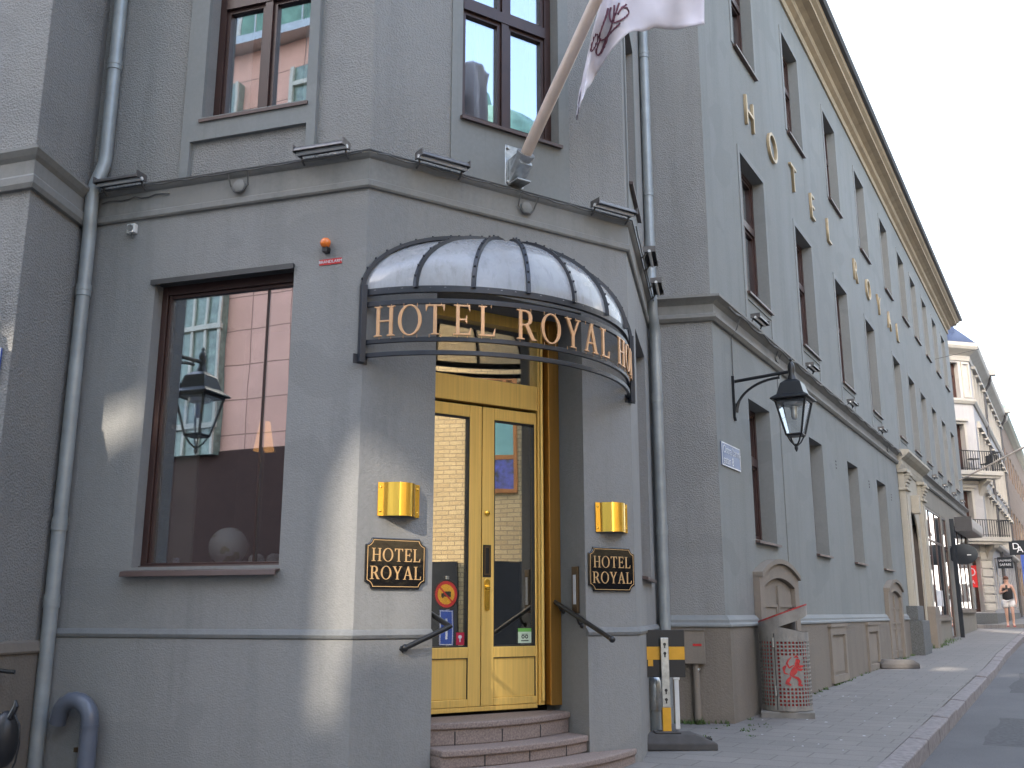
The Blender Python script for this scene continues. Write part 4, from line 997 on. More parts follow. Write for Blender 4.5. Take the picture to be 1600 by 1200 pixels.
# ------------------------------------------------------------ downpipes
def downpipe(pts, r, joints, lab, straps=()):
    o0 = Vector((pts[-1][0], pts[-1][1], gz(pts[-1][0], pts[-1][1]))); D_ = empty('downpipe', tuple(o0), 0, lab, 'downpipe', 'grey downpipes on the hotel')
    sm = []
    for k, p in enumerate(pts):     # soften corners
        p = Vector(p)
        if 0 < k < len(pts)-1:
            a, b_ = Vector(pts[k-1]), Vector(pts[k+1]); da = min(0.06, (a-p).length*0.4); db = min(0.06, (b_-p).length*0.4)
            sm += [p + (a-p).normalized()*da, p*0.5 + (p + (a-p).normalized()*da)*0.25 + (p + (b_-p).normalized()*db)*0.25, p + (b_-p).normalized()*db]
        else: sm.append(p)
    MB().tube([q - o0 for q in sm], r, 20).build('tube', 'pipe', D_, smooth=True)
    for (x, y, z) in joints:
        c = Vector((x, y, z)) - o0
        MB().lathe([(r+0.006, -0.045), (r+0.006, 0.045)], tuple(c), 20).lathe([(r+0.009, -0.005), (r+0.009, 0.005)], tuple(c), 20).build('collar', 'pipe', D_, smooth=True)
    for (x, y, z, dx, dy) in straps:
        c = Vector((x, y, z)) - o0
        MB().tube([c, c + Vector((dx, dy, 0))], 0.006, 6).build('strap', 'black', D_)
    return D_
a = LW.pt(-2.185, 0, 0.055); b_ = LW.pt(-2.23, 0, 0.1); c = LW.pt(-2.245, 0, 0.075)
downpipe([(a.x, a.y, 9.4), (a.x, a.y, 4.42), (b_.x, b_.y, 4.2), (b_.x, b_.y, 3.98), (c.x, c.y, 3.85), (c.x, c.y, 0.05)], 0.048, [(a.x, a.y, 5.25), (a.x, a.y, 6.8), (c.x, c.y, 3.42), (c.x, c.y, 1.72), (c.x, c.y, 1.2)], 'tall grey downpipe in the left inner corner beside the picture window', [(c.x, c.y, 3.37, -0.1, 0.03), (c.x, c.y, 1.18, -0.1, 0.03)])
a = Vector((-0.60, 9.70, 0)); b_ = Vector((-0.59, 9.6, 0)); c = Vector((-0.575, 9.68, 0))
downpipe([(a.x, a.y, 9.9), (a.x, a.y, 4.45), (b_.x, b_.y, 4.3), (b_.x, b_.y, 4.02), (c.x, c.y, 3.9), (c.x, c.y, 0.12)], 0.052, [(a.x, a.y, 7.0), (a.x, a.y, 5.4), (c.x, c.y, 3.2), (c.x, c.y, 1.9), (a.x, a.y, 4.8)], 'slim grey downpipe in the right inner corner behind the entrance pillar')

# ------------------------------------------------------------ tube lights on the band
TL = None
def tube_light(W, u, z, o, L, lab, tilt=0, sx=1.0):
    global TL
    if TL is None or abs(sx-1) > 9:
        T = empty('facade_light', W.pt(u, z, o), W.rz, lab, 'facade light', 'tube lights on the band')
        n = 10; prof = [(-0.05*cos(pi*k/n)*1.0 - 0.02, 0.02 + 0.042*sin(pi*k/n)) for k in range(n+1)]
        mb = MB(); outer_ = [[(x, p[0], p[1]) for p in prof] for x in (-0.19, 0.19)]; mb.loft(outer_, False, False)
        mb.loft([[(x, p[0]*0.96, p[1]-0.003) for p in prof] for x in (0.19, -0.19)], False, False)
        mb.box(-0.195, -0.188, -0.075, 0.035, 0.012, 0.064).box(0.188, 0.195, -0.075, 0.035, 0.012, 0.064)
        mb.build('hood', 'hood', T, smooth=True)
        MB().tube([(-0.2, -0.02, 0.018), (0.2, -0.02, 0.018)], 0.014, 10).build('tube', 'white', T, smooth=True)
        for x in (-0.17, 0.17): MB().tube([(x, 0.0, 0.03), (x, 0.03, -0.02), (x, 0.06, -0.035)], 0.008, 6).build('bracket', 'flashing', T)
        reg(None); TL = T; return T
    T = copy_tree(TL, None, W.pt(u, z, o), W.rz); T['label'] = lab; T['group'] = 'tube lights on the band'; return T
for W_, u, lab in ((LW, -1.96, 'steel tube light on the band next to the left downpipe'), (LW, -0.30, 'steel tube light on the band just left of the chamfer edge'), (CW, 0.5, 'steel tube light on the band just right of the chamfer edge'), (CW, 2.04, 'steel tube light on the band at the right end of the entrance corner'),
                  (SD, 0.9, 'tube light on the band near the corner, beside the right downpipe'), (SD, 1.75, 'lower tube light at the inner corner by the right downpipe')):
    tube_light(W_, u, 4.19, 0.12, 0.4, lab)
names = ['first', 'second', 'third', 'fourth', 'fifth', 'sixth', 'seventh', 'eighth', 'ninth', 'tenth']
for k, (a, b_) in enumerate([(1.0, 1.65), (3.4, 4.3), (6.1, 6.9), (8.75, 9.6), (11.7, 12.6), (13.9, 14.8), (16.0, 16.8), (18.0, 18.8), (20.1, 20.9), (22.2, 23.0)]):
    tube_light(SW, (a+b_)/2, 4.29, 0.12, 0.5, 'tube light on the street side band, %s along from the street corner' % names[k])
# cables along the band and round boxes
cb = MB()
def cable(W, u0, u1, z, o=0.085, amp=0.012, n=30, seed=0):
    rnd = random.Random(seed)
    return [tuple(W.pt(u0 + (u1-u0)*k/n, z - amp*abs(sin(k*0.9+seed)) + rnd.uniform(-.003, .003), o)) for k in range(n+1)]
CB = MB(); CB.tube(cable(LW, -2.2, -0.02, 4.185, 0.082, 0.012, 30, 1), 0.0055, 6); CB.tube(cable(CW, 0.02, 2.24, 4.185, 0.082, 0.014, 30, 2), 0.0055, 6); CB.tube(cable(SD, 0.05, 2.1, 4.185, 0.082, 0.02, 20, 3), 0.0055, 6)
CB.tube(cable(LW, -2.2, -1.6, 4.13, 0.03, 0.02, 10, 5), 0.005, 6)
o = CB.build('cable', 'cable'); tag(o, 'thin grey power cable sagging along the band round the entrance corner', 'cable')
CB = MB(); CB.tube(cable(SW, 0.2, 13.0, 4.2, 0.125, 0.04, 60, 4), 0.011, 6)
CB.tube([SW.pt(0.62, 4.2, 0.125), SW.pt(0.62, 4.05, 0.07), SW.pt(0.6, 3.97, 0.015), SW.pt(0.6, 3.55, 0.012)], 0.006, 6)
o = CB.build('cable', 'cable'); tag(o, 'dark cable along the street side band with a drop to the lantern', 'cable')
def jbox(W, u, z, lab):
    J = empty('junction_box', W.pt(u, z, 0.02), W.rz, lab, 'junction box', 'round junction boxes on the band')
    MB().lathe([(0.045, 0), (0.045, 0.03), (0.035, 0.036)], (0, 0, 0), 18, 'y').build('box', 'band', J, smooth=True)
    MB().tube([(-0.075, -0.06, 0.085), (-0.07, -0.02, 0.0), (-0.03, -0.03, -0.045), (0.03, -0.03, -0.045), (0.07, -0.02, 0.0), (0.085, -0.06, 0.085)], 0.006, 6).build('cable_loop', 'cable', J, smooth=True)
jbox(LW, -1.0, 4.085, 'round cable junction box on the left band above the picture window'); jbox(CW, 1.27, 4.085, 'round cable junction box on the band above the canopy'); jbox(SW, 2.35, 4.11, 'cable junction box on the street side band near the lantern'); jbox(SW, 10.2, 4.11, 'cable junction box on the street side band before the cream portal')
# sensor, alarm beacon, alarm sign
s_ = empty('light_sensor', LW.pt(-1.91, 3.88, 0), LW.rz, 'small white box sensor under the band left of the picture window', 'sensor')
MB().box(-0.035, 0.035, -0.04, 0, -0.035, 0.035).build('housing', 'white', s_, bevel=0.005); MB().lathe([(0.026, 0), (0.024, 0.012)], (0, -0.04, 0), 18, 'y').build('lens', 'steel', s_, smooth=True); MB().tube([(0.0, -0.02, -0.035), (0.01, -0.02, -0.075)], 0.005, 6).build('cable_end', 'cable', s_)
s_ = empty('alarm_beacon', LW.pt(-0.29, 3.545, 0), LW.rz, 'orange domed fire alarm beacon above the red alarm sign', 'alarm light')
MB().sphere((0, -0.04, 0.025), 0.037, 20, 1, 0.9, 1).build('lens', 'orange_lens', s_, smooth=True); MB().box(-0.02, 0.02, -0.05, 0, -0.04, -0.004).build('base', 'black', s_, bevel=0.003)
s_ = empty('alarm_sign', LW.pt(-0.265, 3.445, 0), LW.rz, 'small red fire alarm sign under the orange beacon', 'sign')
MB().box(-0.085, 0.085, -0.005, 0, -0.02, 0.02).build('plate', 'red', s_); sans('BRANDLARM', 0.03, 'sign_white', s_, (0, -0.0062, 0.0))

# ------------------------------------------------------------ street lantern
LANT = None
def lantern(pos, rz, lab, arm=0.62):
    """pos: wall point of the bracket top; arm goes along local -y"""
    global LANT
    if LANT is None:
        L = empty('wall_lantern', pos, rz, lab, 'lantern', 'black iron wall lanterns')
        MB().fill([[(-0.03, -0.42), (-0.03, 0.02), (0.03, 0.02), (0.03, -0.42), (0.0, -0.46)]], 0, -0.03).build('wall_plate', 'black', L, bevel=0.004)
        a = MB().tube([(0, -0.02, -0.04), (0, -arm, 0.0)], 0.017, 10)
        pts = []
        for k in range(13):
            t = k/12; pts.append((0, -0.03 - (arm-0.14)*sin(t*pi/2)**1.0*1.0*t**0.3 if k else -0.03, -0.36 + 0.33*(1-cos(t*pi/2))**0.7))
        pts = [(0, -0.03 - (arm-0.15)*(1-cos(t*pi/24)), -0.37 + 0.32*sin(t*pi/24)) for t in range(13)]
        a.tube(pts, [0.02]*3+[0.014]*10, 8); a.tube([(0, -arm+0.13, -0.06), (0, -arm+0.13, -0.02)], 0.009, 6)
        a.build('arm', 'black', L, smooth=True)
        c = (0, -arm, 0)
        MB().lathe([(0.004, 0.14), (0.016, 0.12), (0.01, 0.1), (0.028, 0.08), (0.036, 0.05), (0.036, -0.0), (0.03, -0.03), (0.045, -0.07), (0.05, -0.09)][::-1], c, 16).build('finial', 'black', L, smooth=True)
        cp_ = MB(); sq = lambda r, z: [(sx*r, -arm + sy_*r, z) for sx, sy_ in ((-1, -1), (1, -1), (1, 1), (-1, 1))]
        cp_.loft([sq(0.05, -0.09), sq(0.1, -0.13), sq(0.135, -0.25), sq(0.19, -0.29), sq(0.19, -0.305), sq(0.15, -0.31)]); cp_.build('cap', 'black', L, bevel=0.004)
        fr_ = MB(); T_, B_ = 0.15, 0.075; zt_, zb_ = -0.305, -0.66
        for sx, sy_ in ((-1, -1), (1, -1), (1, 1), (-1, 1)):
            fr_.tube([(sx*T_, -arm + sy_*T_, zt_), (sx*B_, -arm + sy_*B_, zb_)], 0.011, 6)
            sx2, sy2 = (-sy_, sx)
            fr_.tube([(sx*B_, -arm + sy_*B_, zb_), (sx2*B_, -arm + sy2*B_, zb_)], 0.012, 6); fr_.tube([(sx*T_, -arm + sy_*T_, zt_-0.01), (sx2*T_, -arm + sy2*T_, zt_-0.01)], 0.012, 6)
        fr_.box(-B_, B_, -arm-B_, -arm+B_, zb_-0.015, zb_+0.004)
        for sx, sy_ in ((-1, -1), (1, -1), (1, 1), (-1, 1)): fr_.tube([(sx*B_*0.95, -arm + sy_*B_*0.95, zb_), (sx*0.04, -arm + sy_*0.04, zb_-0.07), (0, -arm, zb_-0.12)], 0.008, 6)
        fr_.lathe([(0.004, -0.83), (0.014, -0.81), (0.02, -0.79), (0.012, -0.77), (0.016, -0.75)], c, 10)
        fr_.build('cage', 'black', L)
        g_ = MB(); T2, B2 = 0.144, 0.07
        for sx, sy_ in ((-1, -1), (1, -1), (1, 1), (-1, 1)):
            sx2, sy2 = (-sy_, sx); g_.quad((sx*T2, -arm+sy_*T2, zt_-0.01), (sx2*T2, -arm+sy2*T2, zt_-0.01), (sx2*B2, -arm+sy2*B2, zb_+0.01), (sx*B2, -arm+sy_*B2, zb_+0.01))
        g_.build('glass', 'glass_lamp', L)
        MB().lathe([(0.1, -0.33), (0.09, -0.36), (0.04, -0.37), (0.03, -0.44), (0.034, -0.47), (0.02, -0.5)][::-1], c, 14).build('bulb_holder', 'steel', L, smooth=True)
        reg(None); LANT = L; return L
    L = copy_tree(LANT, None, pos, rz); L['label'] = lab; L['group'] = 'black iron wall lanterns'; return L
lantern(tuple(SW.pt(0.60, 3.52, 0.0)), SW.rz, 'black iron lantern on a curved bracket above the blue street name sign')
lantern(tuple(WF.pt(-0.25, 3.3, 0.0)), WF.rz, 'black iron lantern on the left wing, seen mirrored in the picture window')

# street signs
def plate_sign(W, u0, u1, z0, z1, lines, lab, size):
    s_ = empty('street_name_sign', W.pt((u0+u1)/2, (z0+z1)/2, 0), W.rz, lab, 'sign')
    w2, h2 = (u1-u0)/2, (z1-z0)/2
    MB().box(-w2, w2, -0.012, 0, -h2, h2).build('plate', 'blue_enamel', s_, bevel=0.004)
    MB().fill([[(-w2, -h2), (w2, -h2), (w2, h2), (-w2, h2)], [(-w2+.012, -h2+.012), (w2-.012, -h2+.012), (w2-.012, h2-.012), (-w2+.012, h2-.012)]], -0.012, -0.0145).build('border', 'sign_white', s_)
    for k, l_ in enumerate(lines): sans(l_, size, 'sign_white', s_, (-w2+0.04, -0.0145, h2*0.42 - k*h2*0.9), align='LEFT')
plate_sign(SW, 0.09, 0.70, 2.54, 2.775, ['Östra Larm-', 'gatan 8'], 'faded blue street name sign below the lantern at the street corner', 0.115)
plate_sign(WF, -0.75, -0.095, 2.57, 2.81, ['Drottning-', 'gatan 67'], 'blue sign cut by the left edge on the wing wall', 0.11) if False else None
s_ = empty('wall_sign', WF.pt(-0.4, 2.69, 0), WF.rz, 'blue enamel sign with white border, mostly beyond the left edge', 'sign')
MB().box(-0.33, 0.325, -0.014, 0, -0.12, 0.12).build('plate', 'blue_sign', s_, bevel=0.004)
MB().fill([[(-.33, -.12), (.325, -.12), (.325, .12), (-.33, .12)], [(-.315, -.105), (.31, -.105), (.31, .105), (-.315, .105)]], -0.014, -0.0165).build('border', 'sign_white', s_)

# vent pipe at the left wall
V = empty('vent_pipe', LW.pt(-1.80, gz(-4, 6), 0.12), LW.rz, 'blue grey vent pipe with a bent gooseneck top at the foot of the left wall', 'vent pipe')
z0 = gz(-4, 6); pts = [(0, 0, -0.1), (0, 0, 0.40)] + [(-0.13 + 0.13*cos(t*pi/10), 0, 0.40 + 0.13*sin(t*pi/10)) for t in range(1, 9)] + [(-0.262, 0.015, 0.415), (-0.275, 0.02, 0.385)]
MB().tube(pts, 0.055, 22).build('pipe', 'vent', V, smooth=True); MB().lathe([(0.0575, 0.36), (0.0575, 0.385)], (0, 0, 0), 22).build('joint', 'vent', V, smooth=True)
MB().box(-0.16, -0.1, 0.06, 0.118, 0.2, 0.23).build('clip', 'bronze', V)

# ------------------------------------------------------------ things in the picture window
def on_ledge(u, o, z): return LW.pt(u, z, o)
G = tag(MB().sphere((0, 0, 0.132), 0.132, 28).build('desk_globe', 'globe' if 'globe' in M else 'white', None, True, loc=on_ledge(-1.12, -0.285, 1.432)), 'pale desk globe with faint land shapes on the window ledge', 'globe')
def globe_mat():
    m, nt, b = nm('pale globe'); tc = nt.nodes.new('ShaderNodeTexCoord'); n_ = N(nt, 'ShaderNodeTexNoise', Scale=9.0, Detail=5.0); nt.links.new(tc.outputs['Object'], n_.inputs['Vector'])
    c = ramp(nt, n_.outputs['Fac'], [(0.0, (0.85, 0.86, 0.82)), (0.57, (0.85, 0.85, 0.8)), (0.6, (0.5, 0.52, 0.35)), (0.66, (0.6, 0.45, 0.3)), (0.7, (0.85, 0.85, 0.8))]); nt.links.new(c, b.inputs['Base Color']); b.inputs['Roughness'].default_value = 0.35; return m
G.data.materials.clear(); G.data.materials.append(globe_mat())
tag(MB().sphere((0, 0, 0.042), 0.055, 20, 1, 1, 0.76).build('stone_ball', 'white', None, True, loc=on_ledge(-0.92, -0.33, 1.432)), 'small white ball beside the globe on the window ledge', 'ball')
tag(MB().sphere((0, 0, 0.042), 0.055, 20, 1, 1, 0.76).build('stone_ball', 'white', None, True, loc=on_ledge(-0.78, -0.33, 1.432)), 'small white ball half hidden at the right window edge', 'ball')
tag(MB().box(-0.022, 0.022, -0.006, 0.012, 0, 0.06).build('card', 'sign_white', None, loc=on_ledge(-1.49, -0.22, 1.432), rz=LW.rz, bevel=0.002), 'small pale card box at the left end of the window ledge', 'card')
TLp = empty('floor_lamp', LW.pt(-1.84, 1.3, -1.8), LW.rz, 'lit orange lampshade on a thin stand inside the picture window', 'lamp')
MB().lathe([(0.09, 1.2), (0.045, 1.46)], (0, 0, 0), 20).build('lamp_shade', 'lampglow', TLp, smooth=True); MB().tube([(0, 0, 0), (0, 0, 1.35)], 0.01, 8).build('stand', 'bronze', TLp); MB().lathe([(0.14, 0), (0.14, 0.02)], (0, 0, 0), 18).build('base', 'bronze', TLp)

# ------------------------------------------------------------ utility cabinet and pipe on the return wall
UB = empty('utility_box', RR.pt(-0.29, 0.66, 0.05), RR.rz, 'small brownish utility box on a pipe beside the right downpipe', 'utility box')
MB().box(-0.1, 0.09, -0.11, 0.0, 0, 0.3).build('cabinet', 'brown_trim', UB, bevel=0.006); MB().box(-0.11, 0.1, -0.12, 0.0, 0.3, 0.315).build('lid', 'brown', UB)
MB().tube([(0.0, -0.05, 0.02), (0.0, -0.05, -0.05), (0.0, -0.05, -0.53)], 0.032, 14).build('pipe', 'brown_trim', UB, smooth=True); MB().tube([(-0.02, -0.05, -0.03), (0.03, -0.06, -0.06)], 0.022, 8).build('fitting', 'steel', UB)
MB().box(-0.02, 0.06, -0.113, -0.11, 0.16, 0.18).build('label', 'red', UB)

# ------------------------------------------------------------ barrier sign on rubber foot
bpz = gz(-0.49, 8.2); BS = empty('barrier_sign', (-0.50, 8.2, bpz), R(12), 'black and yellow barrier board on a grey yellow post in a rubber foot', 'road sign')
sq = [(-0.035, -0.3), (0.035, -0.3)]
MB().box(-0.032, 0.032, -0.02, 0.02, 0.3, 0.83).build('post', 'steel', BS, bevel=0.004)
MB().box(-0.033, 0.033, -0.021, 0.021, 0.06, 0.3).build('post_sleeve', 'yellow', BS, bevel=0.003)
bd = MB().box(-0.165, 0.165, 0.021, 0.035, 0.525, 0.89); bd.build('board', 'plastic_black', BS, bevel=0.003)
MB().box(-0.163, -0.034, 0.0185, 0.0208, 0.66, 0.76).box(-0.13, -0.09, 0.0183, 0.0207, 0.61, 0.659).build('stripe', 'yellow', BS); MB().box(0.034, 0.163, 0.0185, 0.0208, 0.66, 0.76).build('stripe', 'yellow', BS)
kh = MB()
for z in (0.78, 0.71, 0.43, 0.36): kh.lathe([(0.012, 0), (0.012, 0.002)], (0, -0.02, z), 12, 'y').box(-0.005, 0.005, -0.022, -0.02, z-0.03, z)
kh.build('keyhole', 'plastic_black', BS)
ft = MB(); 
ft.loft([[(-0.36, -0.17, 0), (0.36, -0.17, 0), (0.36, 0.17, 0), (-0.36, 0.17, 0)], [(-0.36, -0.17, 0.05), (0.36, -0.17, 0.05), (0.36, 0.17, 0.05), (-0.36, 0.17, 0.05)], [(-0.2, -0.12, 0.11), (0.2, -0.12, 0.11), (0.2, 0.12, 0.11), (-0.2, 0.12, 0.11)]])
ft.box(-0.1, 0.1, -0.08, 0.08, 0.11, 0.125); ft.build('foot', 'rubber', BS, bevel=0.012)
MB().box(-0.07, -0.04, -0.04, 0.04, 0.12, 0.128).box(0.04, 0.07, -0.04, 0.04, 0.12, 0.128).box(0.24, 0.34, -0.05, 0.05, 0.045, 0.075).build('slot', 'plastic_black', BS)
# white strip post behind
tag(MB().box(-0.02, 0.02, -0.015, 0.015, 0, 0.56).box(-0.028, 0.028, -0.02, 0.02, 0.42, 0.56).build('white_marker_post', 'white', None, loc=(-0.47, 9.3, gz(-0.47, 9.3)), rz=R(5), bevel=0.005), 'low white marker post behind the barrier board', 'post')
# bollard
q = SW.pt(-1.59, 0, -0.12); bo = empty('bollard', (-0.60, 8.38, gz(-0.6, 8.38)), 0, 'short round topped steel bollard at the pillar foot, left of the barrier post', 'bollard')
MB().lathe([(0.058, 0.26), (0.062, 0.27), (0.062, 0.44), (0.055, 0.485), (0.035, 0.515), (0.004, 0.53)], (0, 0, 0), 22).build('cap', 'steel', bo, smooth=True); MB().lathe([(0.048, 0), (0.048, 0.26)], (0, 0, 0), 20).build('tube', 'pipe', bo, smooth=True)

# ------------------------------------------------------------ litter bin
def litter_bin():
    r_ = 0.235; c = SW.pt(0.78, 0, 0.33); z0 = gz(c.x, c.y)
    Bn = empty('litter_bin', (c.x, c.y, z0), R(-4), 'round perforated grey and red litter bin with a slanted lid and red lion emblem', 'litter bin')
    MB().lathe([(r_-0.02, 0.07), (r_-0.02, 0.78)], (0, 0, 0), 40).build('liner', 'binred', Bn, smooth=True)
    sh = MB(); n = 40; zs0, zs1, rows = 0.1, 0.71, 17
    def P(a, z, rr=r_): return (rr*sin(a), -rr*cos(a), z)
    cell = (zs1-zs0)/rows; da = 2*pi/n; aj = -0.42; ac = 0.36
    def cq(a0, a1, za, zb): sh.quad(P(a0, za), P(a1, za), P(a1, zb), P(a0, zb))
    for k in range(n):
        a0, a1 = -pi + k*da, -pi + (k+1)*da; am0, am1 = a0 + da*0.2, a1 - da*0.2
        if a0 < aj < a1: cq(a0, a1, 0.06, 0.79); continue
        cq(a0, am0, 0.06, 0.79); cq(am1, a1, 0.06, 0.79); cq(am0, am1, 0.06, zs0); cq(am0, am1, zs1, 0.79)
        for j in range(rows):
            za = zs0 + j*cell; zb = za + cell
            if abs((a0+a1)/2 - ac) < 0.5 and 5 <= j <= 12: cq(am0, am1, za, zb)
            else: cq(am0, am1, za, za+cell*0.2); cq(am0, am1, zb-cell*0.2, zb)
    so_ = sh.build('shell', 'bin', Bn); md = so_.modifiers.new('s', 'SOLIDIFY'); md.thickness = 0.004; md.offset = 0
    # head: slanted top, pointed mouth opening toward the street side
    hd = MB(); m = 64
    def top(a): return 0.965 + 0.085*sin(a)
    A0 = 1.72
    def f(a):
        d = abs((a - pi/2 + pi) % (2*pi) - pi); return max(0.0, 1 - d/A0)
    def lo(a): return 0.84 - 0.05*min(1, f(a)*1.6)
    def hi(a): return 0.84 + 0.125*f(a)**0.9
    for k in range(m):
        a0, a1 = 2*pi*k/m, 2*pi*(k+1)/m
        if f(a0) == 0 and f(a1) == 0: hd.quad(P(a0, 0.79), P(a1, 0.79), P(a1, top(a1)), P(a0, top(a0)))
        else:
            hd.quad(P(a0, 0.79), P(a1, 0.79), P(a1, lo(a1)), P(a0, lo(a0))); hd.quad(P(a0, hi(a0)), P(a1, hi(a1)), P(a1, top(a1)), P(a0, top(a0)))
    ho = hd.build('head', 'bin', Bn); md = ho.modifiers.new('s', 'SOLIDIFY'); md.thickness = 0.004; md.offset = 0
    MB().loft([[P(2*pi*k/m, top(2*pi*k/m)-0.002, r_+0.004) for k in range(m)], [P(2*pi*k/m, top(2*pi*k/m)+0.014, r_+0.004) for k in range(m)]]).build('lid', 'red_edge', Bn)
    ib = MB().loft([[P(2*pi*k/m, 0.76, 0.17) for k in range(m)], [P(2*pi*k/m, top(2*pi*k/m)-0.01, 0.17) for k in range(m)]]); ib.v = [(x-0.045, y+0.01, z) for x, y, z in ib.v]; ib.build('inner_box', 'plastic_black', Bn)
    hg = MB()
    for z in (0.2, 0.65): hg.tube([P(aj, z, r_+0.008), P(aj, z+0.09, r_+0.008)], 0.01, 8)
    hg.build('hinge', 'steel', Bn, smooth=True)
    MB().tube([P(aj+0.04, 0.07, r_+0.001), P(aj+0.04, 0.78, r_+0.001)], 0.0035, 4).build('door_gap', 'plastic_black', Bn)
    ln = MB()
    S_ = [([(0.03, 0.05), (0.0, 0.0), (-0.035, -0.045)], 0.03), ([(0.03, 0.04), (0.035, 0.09)], 0.026), ([(0.02, 0.1), (0.065, 0.085)], 0.02), ([(0.005, 0.125), (0.03, 0.137), (0.05, 0.122)], 0.008),
          ([(0.02, 0.06), (0.055, 0.04), (0.1, 0.045)], 0.013), ([(0.02, 0.03), (0.055, 0.01), (0.095, 0.015)], 0.011), ([(0.0, 0.055), (-0.045, 0.03), (-0.065, 0.07), (-0.05, 0.1), (-0.02, 0.13)], 0.009),
          ([(-0.02, -0.05), (0.03, -0.065), (0.055, -0.1), (0.04, -0.125), (0.08, -0.135)], 0.015), ([(-0.035, -0.05), (-0.055, -0.08), (-0.075, -0.11), (-0.035, -0.13)], 0.016),
          ([(-0.055, -0.03), (-0.09, -0.02), (-0.1, 0.03), (-0.075, 0.05), (-0.09, 0.01)], 0.008)]
    for pts, hw in S_:
        rr = []; P2 = []
        for i in range(len(pts)-1):
            for k in range(4): f_ = k/4; P2.append((pts[i][0]*(1-f_)+pts[i+1][0]*f_, pts[i][1]*(1-f_)+pts[i+1][1]*f_))
        P2.append(pts[-1])
        for k, (x, z) in enumerate(P2):
            q0 = P2[max(0, k-1)]; q1 = P2[min(len(P2)-1, k+1)]; dx, dz = q1[0]-q0[0], q1[1]-q0[1]; L_ = math.hypot(dx, dz); nx, nz = -dz/L_, dx/L_
            tp_ = hw*(0.35 + 0.65*sin(pi*(k+0.5)/len(P2)))
            rr.append([P(ac + (x+nx*tp_)/r_, 0.43 + z + nz*tp_, r_+0.006), P(ac + (x-nx*tp_)/r_, 0.43 + z - nz*tp_, r_+0.006)])
        ln.loft(rr, False, False)
    ln.build('lion_emblem', 'binred', Bn)
    MB().box(-0.25, 0.25, -0.22, 0.22, -0.03, 0.055).build('base_slab', 'concrete', Bn, bevel=0.01)
    return Bn
litter_bin()
# loose rubber foot further up the pavement
q = swp(7.55, 0.3); rfb = tag(MB().loft([[(-0.3, -0.16, 0), (0.3, -0.16, 0), (0.3, 0.16, 0), (-0.3, 0.16, 0)], [(-0.3, -0.16, 0.07), (0.3, -0.16, 0.07), (0.3, 0.16, 0.07), (-0.3, 0.16, 0.07)], [(-0.22, -0.11, 0.13), (0.22, -0.11, 0.13), (0.22, 0.11, 0.13), (-0.22, 0.11, 0.13)]]).box(0.22, 0.28, -0.06, 0.06, 0.06, 0.085).build('rubber_foot', 'rubber', None, loc=q, rz=SW.rz - R(60), bevel=0.015), 'loose grey rubber sign foot on the pavement before the dark portal base', 'rubber foot')

# ------------------------------------------------------------ shop signs, pole, shutter
q = swp(18.9, 0.15); PL = tag(MB().box(-0.05, 0.05, -0.05, 0.05, 0, 3.0).build('shop_post', 'disc', None, loc=q, rz=SW.rz, bevel=0.01), 'dark square post standing before the shop door', 'post')
ds = empty('hanging_disc_sign', SW.pt(19.4, 2.62, 0.0), SW.rz, 'dark oval sign hanging out from the shop wall', 'sign')
MB().fill([ell(0, 0, 0.36, 0.27, 40)], -0.02, 0.02).xf(Matrix.Translation((0, -0.3, -0.0)) @ Matrix.Rotation(R(-90), 4, 'Z')).build('disc', 'disc', ds); MB().tube([(0, 0, 0.2), (0, -0.5, 0.2)], 0.015, 8).build('arm', 'black', ds)
MB().box(-0.002, 0.002, -0.5, -0.4, -0.03, -0.015).xf(Matrix.Translation((-0.024, 0, 0))).build('lettering', 'sign_white', ds)
rs = empty('roller_shutter_box', SW.pt(21.2, 3.35, 0.0), SW.rz, 'grey roller shutter box over the last shop window', 'shutter')
MB().loft([[(x, 0, 0), (x, -0.42, 0.02), (x, -0.46, 0.1), (x, -0.46, 0.34), (x, 0, 0.42)] for x in (0, 3.3)]).build('housing', 'shutter', rs, bevel=0.02); MB().box(-0.03, 0.0, -0.44, 0, 0.0, 0.4).build('end_cap', 'roofgrey', rs)
def perp_sign(name, s_, o0, o1, z0, z1, lab, texts, mat='disc'):
    e_ = empty(name, SW.pt(s_, (z0+z1)/2, (o0+o1)/2), SW.rz, lab, 'sign')
    MB().box(-0.03, 0.03, -(o1-o0)/2, (o1-o0)/2, -(z1-z0)/2, (z1-z0)/2).build('panel', mat, e_, bevel=0.006); MB().tube([(0, (o0+o1)/2, (z1-z0)/2-0.05), (0, 0, (z1-z0)/2-0.05)], 0.012, 6).build('arm', 'black', e_)
    for t, sz, dz, dx in texts: sans(t, sz, 'sign_white', e_, (-0.0315, dx, dz), rz=R(-90), extrude=0.002)
perp_sign('hanging_shop_sign', 34.0, 0.15, 0.68, 2.8, 3.23, 'dark rectangular sign with two white words, below and left of the monogram sign', [('SALMING', 0.11, 0.08, 0), ('SAFARI', 0.13, -0.08, 0)])
perp_sign('hanging_monogram_sign', 36.0, 0.5, 1.2, 3.4, 3.98, 'dark square sign with white overlapping letters near the right edge', [('D', 0.36, 0.05, 0.1), ('A', 0.36, -0.08, -0.04)])
tag(MB().box(-0.04, 0.04, -0.3, 0.3, -1.1, 0.9).build('banner_sign', 'blue_sign', None, loc=SW.pt(40, 3.3, 1.0), rz=SW.rz), 'blue banner sign hanging at the right edge above the person', 'sign')
